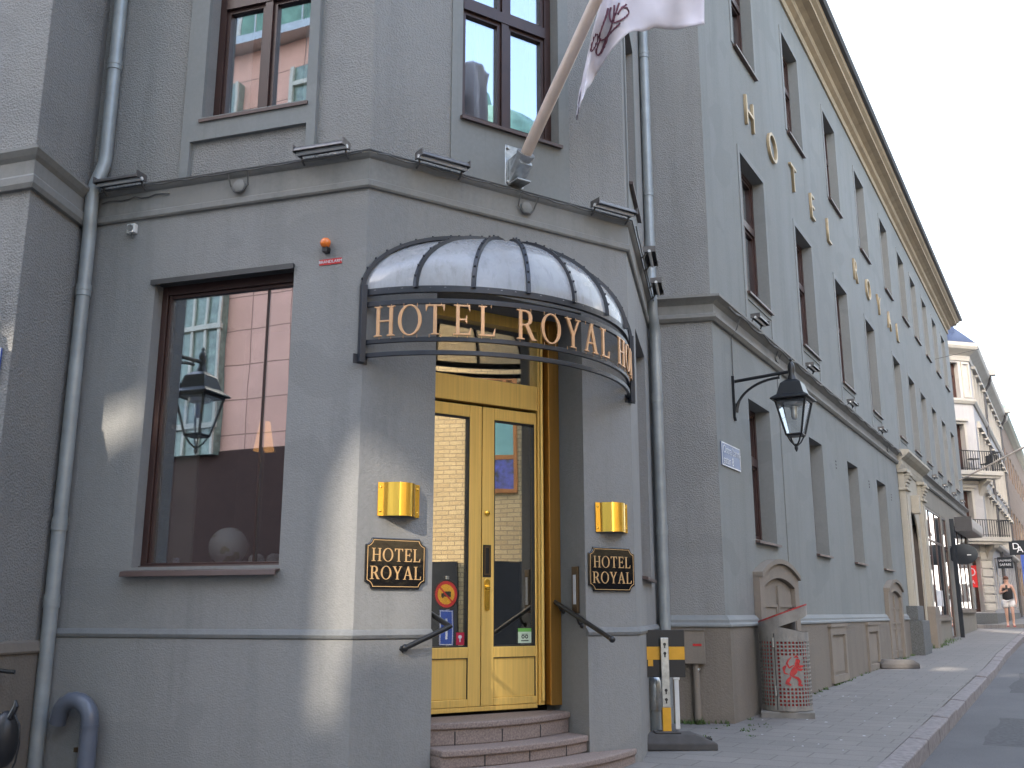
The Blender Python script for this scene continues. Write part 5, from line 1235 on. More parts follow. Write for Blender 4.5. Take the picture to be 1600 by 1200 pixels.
# thin pole and wires over the street
a = SW.pt(18.5, 5.65, 0.0); b_ = SW.pt(22.0, 6.9, 3.6)
g0 = SW.pt(23.6, 5.05, 0.0); g1 = SW.pt(23.0, 5.85, 1.9)
tag(MB().tube([g0, g1], [0.02, 0.035], 10).build('street_flagpole', 'shutter', None, smooth=True), 'bare thin grey pole reaching out from the far end of the grey facade', 'pole')
w0 = SW.pt(20.3, 8.15, 0.0); w1 = SW.pt(21.0, 9.7, 9.0)
tag(MB().tube([w0, w0*0.5 + w1*0.5 - Vector((0, 0, 0.12)), w1], 0.008, 5).build('overhead_wire', 'cable', None), 'thin overhead wire crossing from the facade to the sky', 'wire')

# ------------------------------------------------------------ white corner building
WB = empty('white_corner_building', (WC.x, WC.y, 0.75), 0, 'ornate white plaster corner building with balconies beyond the side street', 'building')
ivw = Matrix.Translation(-WB.location)
CA = Wall(WC, 62.6); CS = Wall(WC, SH)
def wpart(mb, name, mat, bevel=0, smooth=False): mb.xf(ivw); return mb.build(name, mat, WB, bevel=bevel, smooth=smooth)
L0 = -3.4
ch_holes = [(-1.35, -0.5, 9.0, 10.38, 0.25), (-1.3, -0.52, 6.17, 8.0, 0.25), (-1.3, -0.5, 3.78, 5.5, 0.25), (-1.35, -0.42, 1.15, 3.1, 0.25)]
st_cols = [0.9 + 1.55*k for k in range(10)]
st_holes = [(u, u+0.8, 9.0, 10.3, 0.2) for u in st_cols] + [(u, u+0.8, 6.3, 8.0, 0.2) for u in st_cols] + [(u, u+0.8, 3.9, 5.5, 0.2) for u in st_cols] + [(u, u+0.9, 1.25, 3.2, 0.2) for u in st_cols]
mb = MB(); facade(mb, CA, L0, 0, 0.3, 10.6, ch_holes, reveal=mb); facade(mb, CS, 0, 16.5, 0.3, 10.6, st_holes, reveal=mb)
e_ = CA.pt(L0); bk_ = Wall(e_, -72.4)
facade(mb, Wall(e_, 107.6 + 180), 0, 8, 0.3, 10.6, [])
facade(mb, Wall(CS.pt(16.5), 287.6), 0, 8, 0.3, 10.6, [])
wpart(mb, 'wall', 'white_stucco')
pa = [CA.pt(L0), WC, CS.pt(16.5)]
mb = MB(); sweep(mb, pa, [(-0.01, 10.45), (0.04, 10.45), (0.06, 10.55), (0.06, 10.65), (0.2, 10.75), (0.35, 10.85), (0.4, 10.95), (0.4, 11.08), (-0.01, 11.12)]); wpart(mb, 'cornice', 'white_trim')
mb = MB(); sweep(mb, pa, [(-0.01, 8.78), (0.06, 8.78), (0.12, 8.88), (0.12, 8.96), (-0.01, 9.0)]); sweep(mb, pa, [(-0.01, 3.55), (0.1, 3.55), (0.2, 3.66), (0.2, 3.75), (-0.01, 3.78)]); sweep(mb, pa, [(-0.01, 5.75), (0.06, 5.75), (0.1, 5.85), (-0.01, 5.88)]); wpart(mb, 'string_course', 'white_trim')
mb = MB(); sweep(mb, pa, [(-0.01, 0.3), (0.06, 0.3), (0.06, 1.1), (-0.01, 1.12)]); wpart(mb, 'plinth', 'granite')
mb = MB()
for zz in [1.2 + 0.3*k for k in range(8)]: sweep(mb, [CA.pt(-0.4), WC, CS.pt(0.5)], [(-0.01, zz), (0.05, zz), (0.05, zz+0.25), (-0.01, zz+0.25)])
for (u0, u1, z0, z1) in ((-0.38, -0.03, 9.02, 10.4),):
    i = len(mb.v); mb.fill([[(u0, z0), (u1, z0), (u1, z1), (u0, z1)], [(u0+.06, z0+.08), (u1-.06, z0+.08), (u1-.06, z1-.08), (u0+.06, z1-.08)]], 0, -0.05); mb.xf(CA.mat(), i)
for u in st_cols:
    for (z0, z1) in ((6.3, 8.0), (3.9, 5.5), (9.0, 10.3)):
        i = len(mb.v); mb.box(u-.12, u, -0.05, 0, z0, z1).box(u+.8, u+.92, -0.05, 0, z0, z1).box(u-.18, u+.98, -0.16, 0, z1, z1+.12); mb.box(u-.1, u+.9, -0.08, 0, z0-.1, z0)
        if z0 < 9: mb.box(u+.1, u+.7, -0.1, 0, z1+.12, z1+.3)
        mb.xf(CS.mat(), i)
for (a0, a1, z0, z1, _d) in ch_holes[1:3]:
    i = len(mb.v); mb.box(a1, a1+.1, -0.04, 0, z0, z1+.1).box(a0-.1, a0, -0.04, 0, z0, z1+.1).box(a0, a1, -0.04, 0, z1, z1+.1).box(a0-.15, a1+.15, -0.12, 0, z1+.1, z1+.18); mb.xf(CA.mat(), i)
wpart(mb, 'ornament', 'white_trim')
def wwin(W_, h):
    f_ = window_unit(WB, W_, h[0], h[1], h[2], h[3], d=h[4], transom=0.7, mull=False, glassmat='glass', sill=False, fw=0.07)
    f_.location = f_.location - WB.location; return f_
for h in ch_holes: wwin(CA, h)
kw = {}
for h in st_holes:
    k = (round(h[1]-h[0], 2), round(h[3]-h[2], 2))
    if k not in kw: kw[k] = wwin(CS, h); reg(None)
    else: copy_tree(kw[k], WB, CS.pt(h[0], h[2], -h[4]) - WB.location, CS.rz)
dp_ = MB().box(-1.3, -0.5, 0.2, 0.215, 2.02, 2.78); i = 0; dp_.xf(CA.mat(0, 0, 0)); dp_ = MB().box(-1.33, -0.45, -0.0, 0.012, 2.02, 2.8); dp_.xf(CA.mat(0, 0, -0.19)); wpart(dp_, 'poster', 'poster_red')
st_ = sans('CD', 0.42, 'sign_white', WB, CA.pt(-0.8, 2.55, -0.185) - WB.location, CA.rz, 0.002); sans('REA', 0.2, 'sign_white', WB, CA.pt(-0.75, 2.2, -0.185) - WB.location, CA.rz, 0.002)
def balcony(z, rail):
    b_ = MB().box(-2.3, 0.5, -0.62, 0, z-0.16, z).box(-2.25, 0.42, -0.55, 0, z-0.26, z-0.16)
    for x in (-2.0, -0.15): b_.loft([[(x, 0, z-0.26), (x, -0.5, z-0.26), (x, -0.46, z-0.36), (x, -0.2, z-0.5), (x, 0, z-0.85)], [(x+.22, 0, z-0.26), (x+.22, -0.5, z-0.26), (x+.22, -0.46, z-0.36), (x+.22, -0.2, z-0.5), (x+.22, 0, z-0.85)]])
    b_.xf(CA.mat()); wpart(b_, 'balcony', 'white_trim', 0.01)
    r_ = MB(); r_.box(-2.28, 0.48, -0.61, -0.585, rail-0.03, rail).box(-2.28, 0.48, -0.6, -0.59, z+0.06, z+0.08).box(0.455, 0.48, -0.585, 0, rail-0.03, rail)
    for k in range(28): x = -2.25 + 0.1*k; r_.box(x-0.009, x+0.009, -0.606, -0.588, z, rail-0.03)
    for k in range(5): y = -0.1*k - 0.08; r_.box(0.46, 0.475, y-.008, y+.008, z, rail-.03)
    r_.xf(CA.mat()); wpart(r_, 'balcony_railing', 'black')
balcony(6.17, 6.9); balcony(3.78, 4.4)
mb = MB(); rp = [CA.pt(L0, 11.1, 0.35), Vector((WC.x, WC.y, 11.1)) + (CA.n + CS.n).normalized()*0.38, CS.pt(16.5, 11.1, 0.35)]
tpk = [CA.pt(L0, 13.4, -1.7), CA.pt(-0.9, 13.4, -1.7), CS.pt(16.5, 13.4, -2.3)]
mb.quad(rp[0], rp[1], tpk[1], tpk[0]); mb.quad(rp[1], rp[2], tpk[2], tpk[1]); 
e2 = [CA.pt(L0-4, 11.1, -4), CA.pt(L0-4, 13.4, -5)]
mb.quad(CA.pt(L0, 11.1, 0.35), CA.pt(L0, 13.4, -1.7), e2[1], e2[0]); mb.quad(tpk[0], tpk[1], tpk[2], e2[1]); 
i = len(mb.v); mb.box(-0.95, -0.45, 0.05, 0.9, 11.2, 11.85).box(-1.0, -0.4, 0.0, 1.0, 11.85, 11.9); mb.xf(CA.mat(), i); wpart(mb, 'roof', 'rooftile')
for u, in ((5.3,), (14.6,)):
    mb = MB(); q0 = CS.pt(u, 10.9, 0.42); mb.tube([q0, CS.pt(u+0.2, 10.6, 0.3), CS.pt(u+0.3, 10.3, 0.08), CS.pt(u+0.3, 0.8, 0.08)], 0.06, 8); i = len(mb.v); mb.box(u-.15, u+.15, -0.62, -0.35, 10.95, 11.2); mb.xf(CS.mat(), i); wpart(mb, 'downpipe', 'roofgrey')
BT = empty('balcony_table_set', tuple(CA.pt(-0.15, 6.17, 0.35)), CA.rz, 'small dark round table and chair on the upper balcony', 'table')
MB().lathe([(0.22, 0.44), (0.22, 0.46)], (-0.4, 0, 0), 16).tube([(-0.4, 0, 0), (-0.4, 0, 0.44)], 0.02, 6).build('table_top', 'black', BT)
MB().box(0.0, 0.3, -0.15, 0.15, 0.27, 0.3).box(0.28, 0.31, -0.15, 0.15, 0.3, 0.62).tube([(0.02, -0.13, 0), (0.05, -0.13, 0.28)], 0.012, 5).tube([(0.28, -0.13, 0), (0.25, -0.13, 0.28)], 0.012, 5).tube([(0.02, .13, 0), (0.05, .13, 0.28)], 0.012, 5).tube([(0.28, .13, 0), (0.25, .13, 0.28)], 0.012, 5).build('chair', 'black', BT)

# far brick building at the end
fbp = CS.pt(17.0)
FB = empty('brown_brick_building', (fbp.x, fbp.y, 0.9), 0, 'brown brick building with a green gutter beyond the white building', 'building')
ivf = Matrix.Translation(-FB.location); FS = Wall(CS.pt(17.0, 0, -0.05), SH)
fcols = [(1.2 + 2.6*k, 2.5 + 2.6*k) for k in range(9)]
mb = MB(); facade(mb, FS, 0, 26, 0.3, 11.5, [(a, b_, z, z+1.5, 0.2) for a, b_ in fcols for z in (2, 5, 8.4)], reveal=mb); facade(mb, Wall(FS.pt(0), 287.6), 0, 8, 0.3, 11.5, []); mb.xf(ivf); mb.build('wall', 'brown_brick', FB)
mb = MB()
for a, b_ in fcols:
    for z in (2, 5, 8.4): i = len(mb.v); mb.box(a, b_, 0.19, 0.2, z, z+1.5); mb.xf(FS.mat(), i)
mb.xf(ivf); mb.build('window_band', 'glass_shop', FB)
mb = MB(); sweep(mb, [FS.pt(0, 0, -3), FS.pt(0), FS.pt(26)], [(-0.01, 11.3), (0.3, 11.4), (0.4, 11.5), (0.4, 11.7), (-0.01, 12.0)]); mb.xf(ivf); mb.build('gutter', 'teal_gutter', FB)
# closing building at the street end
cb_ = SW.pt(95, 0, -1); CLB = empty('end_building', (cb_.x, cb_.y, 1.1), SW.rz, 'pale building closing the far end of the street', 'building')
MB().box(-3, 3, -16, 3, -1, 9).build('wall', 'white_stucco', CLB)
mbw = MB()
for k in range(5):
    for z in (1, 4, 7): mbw.box(-3.02, -2.99, -14 + 3*k, -13 + 3*k, z, z+1.6)
mbw.build('window_row', 'dark_void', CLB)

# ------------------------------------------------------------ buildings across the streets (behind and beside the camera)
def block_building(name, lab, W_, u0, u1, z1, mat, depth=8, rows=(), cols_=(), wmat='glass_shop', fr_mat='white', ww=1.1, wh=1.6):
    o0 = W_.pt(u0, 0); E_ = empty(name, tuple(o0), 0, lab, 'building'); iv = Matrix.Translation(-o0)
    holes = [(u, u+ww, z, z+wh, 0.15) for u in cols_ for z in rows]
    mb = MB(); facade(mb, W_, u0, u1, -0.5, z1, holes, reveal=mb)
    for (a, b_, c_, d_) in ((u0, 0, u0, depth), (u1, 0, u1, depth), (u0, depth, u1, depth)):
        p, q = W_.pt(a, 0, -b_), W_.pt(c_, 0, -d_); mb.quad((p.x, p.y, -0.5), (q.x, q.y, -0.5), (q.x, q.y, z1), (p.x, p.y, z1))
    p = [W_.pt(u0, z1), W_.pt(u1, z1), W_.pt(u1, z1, -depth), W_.pt(u0, z1, -depth)]; mb.quad(*p)
    mb.xf(iv); mb.build('wall', mat, E_)
    fm, gm = MB(), MB()
    for (a, b_, z0, zz1, d_) in holes:
        i = len(fm.v); fm.box(a, a+.07, .08, .15, z0, zz1).box(b_-.07, b_, .08, .15, z0, zz1).box(a+.07, b_-.07, .08, .15, z0, z0+.07).box(a+.07, b_-.07, .08, .15, zz1-.07, zz1).box((a+b_)/2-.03, (a+b_)/2+.03, .08, .15, z0+.07, zz1-.07).box(a+.07, (a+b_)/2-.03, .08, .15, z0+wh*.6, z0+wh*.6+.06).box((a+b_)/2+.03, b_-.07, .08, .15, z0+wh*.6, z0+wh*.6+.06); fm.xf(W_.mat(), i)
        i = len(gm.v); gm.box(a, b_, .14, .148, z0, zz1); gm.xf(W_.mat(), i)
    if holes:
        fm.xf(iv); fm.build('window_frames', fr_mat, E_); gm.xf(iv); gm.build('window_glazing', wmat, E_)
    return E_, iv
# added unseen screen behind the camera; blocks the sun, holes shape the patches
TB = Wall((6.0, -9.0), 270)      # u grows towards -X, outward +Y
def Xu(x): return 6.0 - x
o0 = TB.pt(0, 0); TBE = empty('sun_screen_block', tuple(o0), 0, 'added unseen screen block behind the camera, shading the hotel and shaping its sun patches', 'building')
loops = [[(0, -1), (18.3, -1), (18.3, 38), (0, 38)],
    [(Xu(-6.26), 9.35), (Xu(-6.58), 9.15), (Xu(-6.66), 8.75), (Xu(-6.8), 8.75), (Xu(-6.79), 9.6), (Xu(-6.73), 10.2), (Xu(-6.56), 10.52), (Xu(-6.42), 10.5), (Xu(-6.24), 10.25)],
    [(Xu(-8.28), 11.0), (Xu(-8.3), 10.74), (Xu(-8.78), 10.56), (Xu(-8.76), 10.88)],
    [(Xu(-3.95), 14.36), (Xu(-3.95), 14.66), (Xu(-4.95), 14.84), (Xu(-4.95), 14.5)],
    [(Xu(-3.0), 22.1), (Xu(-3.0), 22.6), (Xu(-4.55), 24.1), (Xu(-4.55), 23.5)],
    [(Xu(-2.2), 14.3), (Xu(-2.2), 14.5), (Xu(-3.35), 14.8), (Xu(-3.35), 14.6)],
    [(Xu(-2.4), 16.0), (Xu(-2.4), 16.25), (Xu(-3.6), 16.6), (Xu(-3.6), 16.35)]]
mb = MB().fill(loops, 0.06, 0.0); mb.xf(TB.mat()); 
for x0, x1 in ((6.0, 6.0), (-12.3, -12.3)): mb.quad((x0, -9.06, -1), (x0, -21, -1), (x0, -21, 38), (x0, -9.06, 38))
mb.xf(Matrix.Translation(-o0)); mb.build('wall', 'white', TBE)
mb = MB()
for k in range(40): mb.box(Xu(-6.15), Xu(-6.8), 0.07, 0.08, 8.7 + 0.053*k, 8.728 + 0.053*k)
for k in range(12): mb.box(Xu(-8.22), Xu(-8.85), 0.07, 0.08, 10.52 + 0.053*k, 10.545 + 0.053*k)
mb.xf(TB.mat()); mb.xf(Matrix.Translation(-o0)); mb.build('sun_dimming_slats', 'steel', TBE)  # slats added only to weaken the sun through the two wall holes
mb = MB()
for k in range(7):
    for z in (1.5, 4.7, 7.2, 12.0, 16.0, 19.5, 26, 30, 34):
        u = 0.8 + 2.6*k; i = len(mb.v); mb.box(u, u+1.2, -0.03, -0.0, z, z+1.2); mb.xf(TB.mat(), i)
mb.xf(Matrix.Translation(-o0)); mb.build('window_band', 'teal_glass', TBE)
# pink panelled building with a glazed bay
PK = Wall((-12.35, -9.0), 270)
E_, iv = block_building('pink_panel_building', 'pink stone clad building with a white mullioned bay across the street, seen in the windows', PK, 0, 22, 17.0, 'pink_panel', 8, rows=(), cols_=())
mb = MB().box(4.05, 7.4, -0.25, -0.02, 5.2, 16.0); mb.xf(PK.mat()); mb.xf(iv); mb.build('glazed_bay', 'teal_glass', E_)
mb = MB()
for k in range(8): mb.box(4.05 + 0.46*k, 4.13 + 0.46*k, -0.32, -0.26, 5.2, 16.0)
for z in (5.9, 8.6, 11.3, 14.0): mb.box(4.0, 7.45, -0.36, -0.26, z, z+0.14)
mb.xf(PK.mat()); mb.xf(iv); mb.build('mullion', 'cream_paint', E_)
mb = MB().box(0, 22, -0.06, -0.005, -0.5, 5.3); mb.xf(PK.mat()); mb.xf(iv); mb.build('shadow_band', 'interior', E_)  # dark sheet stands in for the hotel's shadow on the lower facade
mb = MB().box(0.9, 2.15, -0.2, -0.02, 10.8, 16.0); mb.xf(PK.mat()); mb.xf(iv); mb.build('glazed_bay', 'teal_glass', E_)
mb = MB().box(0.85, 0.98, -0.3, -0.21, 10.8, 16).box(1.45, 1.58, -0.3, -0.21, 10.8, 16).box(2.08, 2.2, -0.3, -0.21, 10.8, 16)
for z in (11.2, 12.6, 14.0, 15.4): mb.box(0.98, 1.45, -0.29, -0.21, z, z+0.13).box(1.58, 2.08, -0.29, -0.21, z, z+0.13)
mb.xf(PK.mat()); mb.xf(iv); mb.build('mullion', 'cream_paint', E_)
mb = MB().box(-0.2, 9.5, -0.5, 0.0, 17.0, 17.25).box(-0.2, 9.5, -0.45, -0.4, 18.2, 18.26)
for k in range(12): mb.box(0.2+0.8*k, 0.24+0.8*k, -0.45, -0.41, 17.25, 18.2)
mb.tube([(4.2, -0.2, 17.2), (4.2, -0.2, 18.7), (3.7, -0.2, 18.9)], 0.09, 8)
mb.xf(PK.mat()); mb.xf(iv); mb.build('roof_railing', 'steel', E_)
mb = MB().box(0, 22, 2.0, 8.0, 17.0, 20.0); mb.xf(PK.mat()); mb.xf(iv); mb.build('roof', 'copper_green', E_)
# yellow brick building to the east
YB = Wall((13.0, 14.0), 180)       # u grows towards -Y, outward -X
E_, iv = block_building('yellow_brick_building', 'yellow brick building across the crossing, seen in the entrance door glass', YB, 0, 34, 11.0, 'yellow_brick', 8, rows=(1.2, 4.6, 8.0), cols_=(-20,), wmat='teal_glass')
mb = MB().fill([[(9.72, 3.75), (10.7, 3.75), (10.7, 6.4), (9.72, 6.4)], [(9.8, 4.62), (10.62, 4.62), (10.62, 6.3), (9.8, 6.3)], [(9.8, 3.84), (10.62, 3.84), (10.62, 4.52), (9.8, 4.52)]], 0.05, -0.06); mb.xf(YB.mat()); mb.xf(iv); wf_ = mb.build('window', simple('orange timber', (0.4, 0.16, 0.04), 0.5), E_)
mb = MB().box(9.8, 10.62, -0.03, -0.01, 4.6, 6.32); mb.xf(YB.mat()); mb.xf(iv); mb.build('pane', simple('teal curtain', (0.18, 0.4, 0.4), 0.5), wf_)
mb = MB().box(9.8, 10.62, -0.03, -0.01, 3.82, 4.54); mb.xf(YB.mat()); mb.xf(iv); mb.build('stained_pane', simple('deep blue stained glass', (0.04, 0.05, 0.3), 0.2, var=0.9, vscale=8), wf_)
for a_, b2 in ((3, 10.62), (11.05, 34)): mb = MB().box(a_, b2, -0.1, -0.02, -0.4, 2.24); mb.xf(YB.mat()); mb.xf(iv); mb.build('dark_shopfront', 'disc', E_)
# east row along the street
EB = Wall(SW.pt(62, 0, 9.2), 180+SH)
E_, iv = block_building('cream_street_house', 'long cream rendered house on the other side of the street', EB, 0, 48, 13.0, 'white', 8, rows=(1.2, 4.5, 7.8, 10.6), cols_=[1 + 2.4*k for k in range(19)])
# green dome tower
DM = empty('dome_tower', (38, -3, 0), 0, 'distant tower with a green copper dome, seen in the upper corner window', 'building')
MB().lathe([(5, 0), (5, 20), (5.4, 20.2), (5.4, 20.8)], (0, 0, 0), 24).build('tower_wall', 'cream', DM); MB().lathe([(5.1, 20.8), (5.0, 22), (4.4, 24), (3.2, 25.6), (1.6, 26.5), (0.5, 26.9), (0.3, 28), (0.02, 28.3)], (0, 0, 0), 28).build('dome', 'copper_green', DM, smooth=True)
# traffic sign seen mirrored in the door
TS = empty('traffic_sign', (8.4, 3.97, gz(8.4, 3.97)), R(-72), 'round no lorries sign over a blue plate on a post, mirrored in the door', 'road sign')
MB().tube([(0, 0.03, 0), (0, 0.03, 1.68)], 0.03, 10).build('post', 'steel', TS, smooth=True)
zc = 1.44 - gz(8.4, 3.97)
MB().lathe([(0.26, 0), (0.26, 0.012)], (0, 0.0, zc), 36, 'y').build('backing', 'plastic_black', TS); MB().fill([ell(0, zc, 0.225, 0.225), ell(0, zc, 0.17, 0.17)], -0.012, -0.018).build('red_ring', 'red', TS); MB().fill([ell(0, zc, 0.17, 0.17)], -0.012, -0.016).build('face', 'yellow', TS)
MB().box(-0.1, 0.03, -0.02, -0.016, zc-0.04, zc+0.05).box(0.035, 0.09, -0.02, -0.016, zc-0.04, zc+0.02).sphere((-0.06, -0.018, zc-0.045), 0.02, 8, 1, .1, 1).sphere((0.06, -0.018, zc-0.045), 0.02, 8, 1, .1, 1).build('lorry_symbol', 'plastic_black', TS)
MB().fill([[(-0.13, zc-0.11), (-0.11, zc-0.13), (0.13, zc+0.11), (0.11, zc+0.13)]], -0.016, -0.0225).build('red_bar', 'red', TS)
MB().box(-0.14, 0.14, -0.012, 0.0, 0.5, 1.1).build('blue_plate', 'blue_sign', TS, bevel=0.01); MB().fill([[(-.13, .51), (.13, .51), (.13, 1.09), (-.13, 1.09)], [(-.118, .522), (.118, .522), (.118, 1.078), (-.118, 1.078)]], -0.012, -0.0145).box(-0.02, 0.02, -0.0145, -0.012, 0.6, 0.95).build('white_marks', 'sign_white', TS)

# ------------------------------------------------------------ person
def skin_mesh(name, pts, edges, radii, mat, parent, sub=2, root=0):
    me = bpy.data.meshes.new(name); me.from_pydata(pts, edges, []); o = bpy.data.objects.new(name, me); COL.objects.link(o); o.parent = parent
    sk = o.modifiers.new('skin', 'SKIN'); sk.use_smooth_shade = True
    for v, r_ in zip(me.skin_vertices[0].data, radii): v.radius = r_ if isinstance(r_, tuple) else (r_, r_)
    me.skin_vertices[0].data[root].use_root = True
    o.modifiers.new('sub', 'SUBSURF').levels = sub; o.modifiers['sub'].render_levels = sub
    bpy.context.view_layer.update()
    m2 = bpy.data.meshes.new_from_object(o.evaluated_get(bpy.context.evaluated_depsgraph_get()))
    o.modifiers.clear(); o.data = m2; m2.materials.clear(); m2.materials.append(M[mat])
    for p in m2.polygons: p.use_smooth = True
    return o
q = swp(27.2, 0.78)
PE = empty('person', tuple(q), SW.rz - R(90) + R(6), 'person in black tank top and white shorts walking and looking at a phone', 'person')
# faces local -y ; x to the figure's left
J = {'pel': (0, 0, .95), 'wai': (0, 0, 1.08), 'che': (0, 0.01, 1.28), 'nk0': (0, 0.01, 1.42), 'nk1': (0, -0.01, 1.5), 'hd': (0, -0.05, 1.6), 'hdt': (0, -0.045, 1.7),
     'shl': (.17, 0.01, 1.39), 'ell_': (.24, 0.03, 1.1), 'wrl': (.25, -0.04, .86), 'hal': (.25, -0.07, .78),
     'shr': (-.17, 0.01, 1.39), 'elr': (-.23, 0.0, 1.12), 'wrr': (-.1, -0.22, 1.2), 'har': (-.04, -0.26, 1.23),
     'hil': (.09, 0, .9), 'knl': (.1, -0.12, .5), 'anl': (.1, -0.03, .1), 'tol': (.11, -0.2, .05),
     'hir': (-.09, 0, .9), 'knr': (-.09, 0.04, .5), 'anr': (-.08, 0.16, .12), 'tor': (-.09, 0.02, .03)}
ks = list(J); ed = [('pel', 'wai'), ('wai', 'che'), ('che', 'nk0'), ('nk0', 'nk1'), ('nk1', 'hd'), ('hd', 'hdt'), ('nk0', 'shl'), ('shl', 'ell_'), ('ell_', 'wrl'), ('wrl', 'hal'), ('nk0', 'shr'), ('shr', 'elr'), ('elr', 'wrr'), ('wrr', 'har'), ('pel', 'hil'), ('hil', 'knl'), ('knl', 'anl'), ('anl', 'tol'), ('pel', 'hir'), ('hir', 'knr'), ('knr', 'anr'), ('anr', 'tor')]
rad = {'pel': (.14, .1), 'wai': (.125, .095), 'che': (.155, .11), 'nk0': (.075, .07), 'nk1': .055, 'hd': (.078, .09), 'hdt': (.06, .07), 'shl': .06, 'ell_': .042, 'wrl': .03, 'hal': (.035, .02), 'shr': .06, 'elr': .042, 'wrr': .03, 'har': (.03, .02), 'hil': .09, 'knl': .06, 'anl': .038, 'tol': .03, 'hir': .09, 'knr': .06, 'anr': .038, 'tor': .03}
skin_mesh('body', [J[k] for k in ks], [(ks.index(a), ks.index(b_)) for a, b_ in ed], [rad[k] for k in ks], 'skin', PE)
skin_mesh('tank_top', [(0, 0, .84), (0, 0, 1.1), (0, .01, 1.28), (.09, .01, 1.385), (-.09, .01, 1.385)], [(0, 1), (1, 2), (2, 3), (2, 4)], [(.19, .15), (.185, .15), (.2, .155), (.075, .1), (.075, .1)], 'black_cloth', PE)
skin_mesh('shorts', [(0, 0, 1.06), (.095, -.01, .84), (.115, -.06, .62), (-.095, .01, .84), (-.105, .03, .62)], [(0, 1), (1, 2), (0, 3), (3, 4)], [(.18, .14), .14, .135, .14, .135], 'white_cloth', PE)
MB().sphere((0, -0.03, 1.66), 0.1, 14, 0.9, 1.02, 0.85).build('hair', 'hair', PE, smooth=True)
hf = MB().sphere((0, -0.135, 1.585), 0.014, 8, .8, 1.4, 1.3).sphere((.078, -0.05, 1.59), .02, 8, .4, .8, 1.2).sphere((-.078, -0.05, 1.59), .02, 8, .4, .8, 1.2)
hf.build('face_features', 'skin', PE, smooth=True)
MB().sphere((.03, -0.128, 1.615), 0.008, 8).sphere((-.03, -0.128, 1.615), 0.008, 8).box(-.02, .02, -.128, -.12, 1.553, 1.559).build('eyes_and_mouth', 'hair', PE)
fg = MB()
for k in range(4): fg.tube([(.24 + .0, -0.07 - .016*k + .01, .77), (.245, -0.075 - .016*k + .01, .70 + .006*abs(k-1.5)), (.235, -0.07 - .016*k, .68 + .006*abs(k-1.5))], [.009, .009, .007], 6)
fg.tube([(.23, -.09, .8), (.215, -.115, .76)], .009, 6)
for k in range(4): fg.tube([(-.05, -.25, 1.215 + .016*k), (-.01, -.285, 1.215 + .016*k), (.01, -.27, 1.215 + .016*k)], [.009, .009, .007], 6)
fg.tube([(-.05, -.25, 1.26), (-.03, -.29, 1.28)], .009, 6); fg.build('fingers', 'skin', PE, smooth=True)
for sx, y, z, rxx in ((.105, -.1, .035, 0), (-.085, .1, .035, 0)):
    MB().loft([[(sx-.04, y+.13, 0), (sx+.04, y+.13, 0), (sx+.045, y-.13, 0), (sx-.045, y-.13, 0)], [(sx-.04, y+.13, .03), (sx+.04, y+.13, .03), (sx+.045, y-.13, .025), (sx-.045, y-.13, .025)], [(sx-.035, y+.12, .09), (sx+.035, y+.12, .09), (sx+.03, y-.06, .06), (sx-.03, y-.06, .06)]]).build('shoe', 'shoe', PE, bevel=0.015)
tag(MB().box(-.035, .035, -.005, .005, -.07, .07).build('phone', 'plastic_black', None, loc=PE.matrix_basis @ Vector((-.02, -.28, 1.25)), rz=PE.rotation_euler[2], bevel=.004), 'dark phone held by the person in the black top', 'phone')

PE.scale = (0.93, 0.93, 0.93)
# ------------------------------------------------------------ bicycle edge at lower left
q = WF.pt(0.29, 0.0, 0.02); BK = empty('bicycle', (-4.13, 5.33, gz(-4.1, 5.3)), WF.rz, 'black bicycle handlebar and looping cable at the lower left edge', 'bicycle')
wh = MB()
for cx in (-1.35, -0.35): 
    wh.tube([(cx + 0.31*cos(2*pi*k/28), 0, 0.33 + 0.31*sin(2*pi*k/28)) for k in range(29)], 0.02, 8)
    for k in range(10): wh.tube([(cx, 0, 0.33), (cx + 0.3*cos(2*pi*k/10), 0, 0.33 + 0.3*sin(2*pi*k/10))], 0.002, 4)
wh.build('wheel', 'plastic_black', BK, smooth=True)
MB().tube([(-1.35, 0, .33), (-.95, 0, .3), (-.5, 0, .62), (-.35, 0, .33)], .014, 8).tube([(-.95, 0, .3), (-1.05, 0, .72)], .014, 8).tube([(-1.05, 0, .68), (-.52, 0, .66)], .014, 8).build('frame', 'black', BK, smooth=True)
MB().box(-1.2, -.93, -.06, .06, .72, .76).build('saddle', 'plastic_black', BK, bevel=.02)
MB().tube([(-.5, 0, .6), (-.5, 0, .74), (-.42, -.18, .76), (-.25, -.26, .74)], .013, 8).tube([(-.5, 0, .74), (-.42, .18, .76), (-.25, .26, .74)], .013, 8).build('handlebar', 'black', BK, smooth=True)
MB().sphere((-.04, 0.02, .38), .14, 18, .55, .6, 1.15).tube([(0.0, .0, .5), (.035, .0, .57), (.025, 0, .6)], [.02, .016, .006], 8).build('headlamp', 'plastic_black', BK, smooth=True)
MB().tube([(.03, 0, .52), (.075, 0, .46), (.085, 0, .36), (.07, 0, .26), (.03, 0, .18)], .006, 8).build('cable_loop', 'plastic_black', BK, smooth=True)

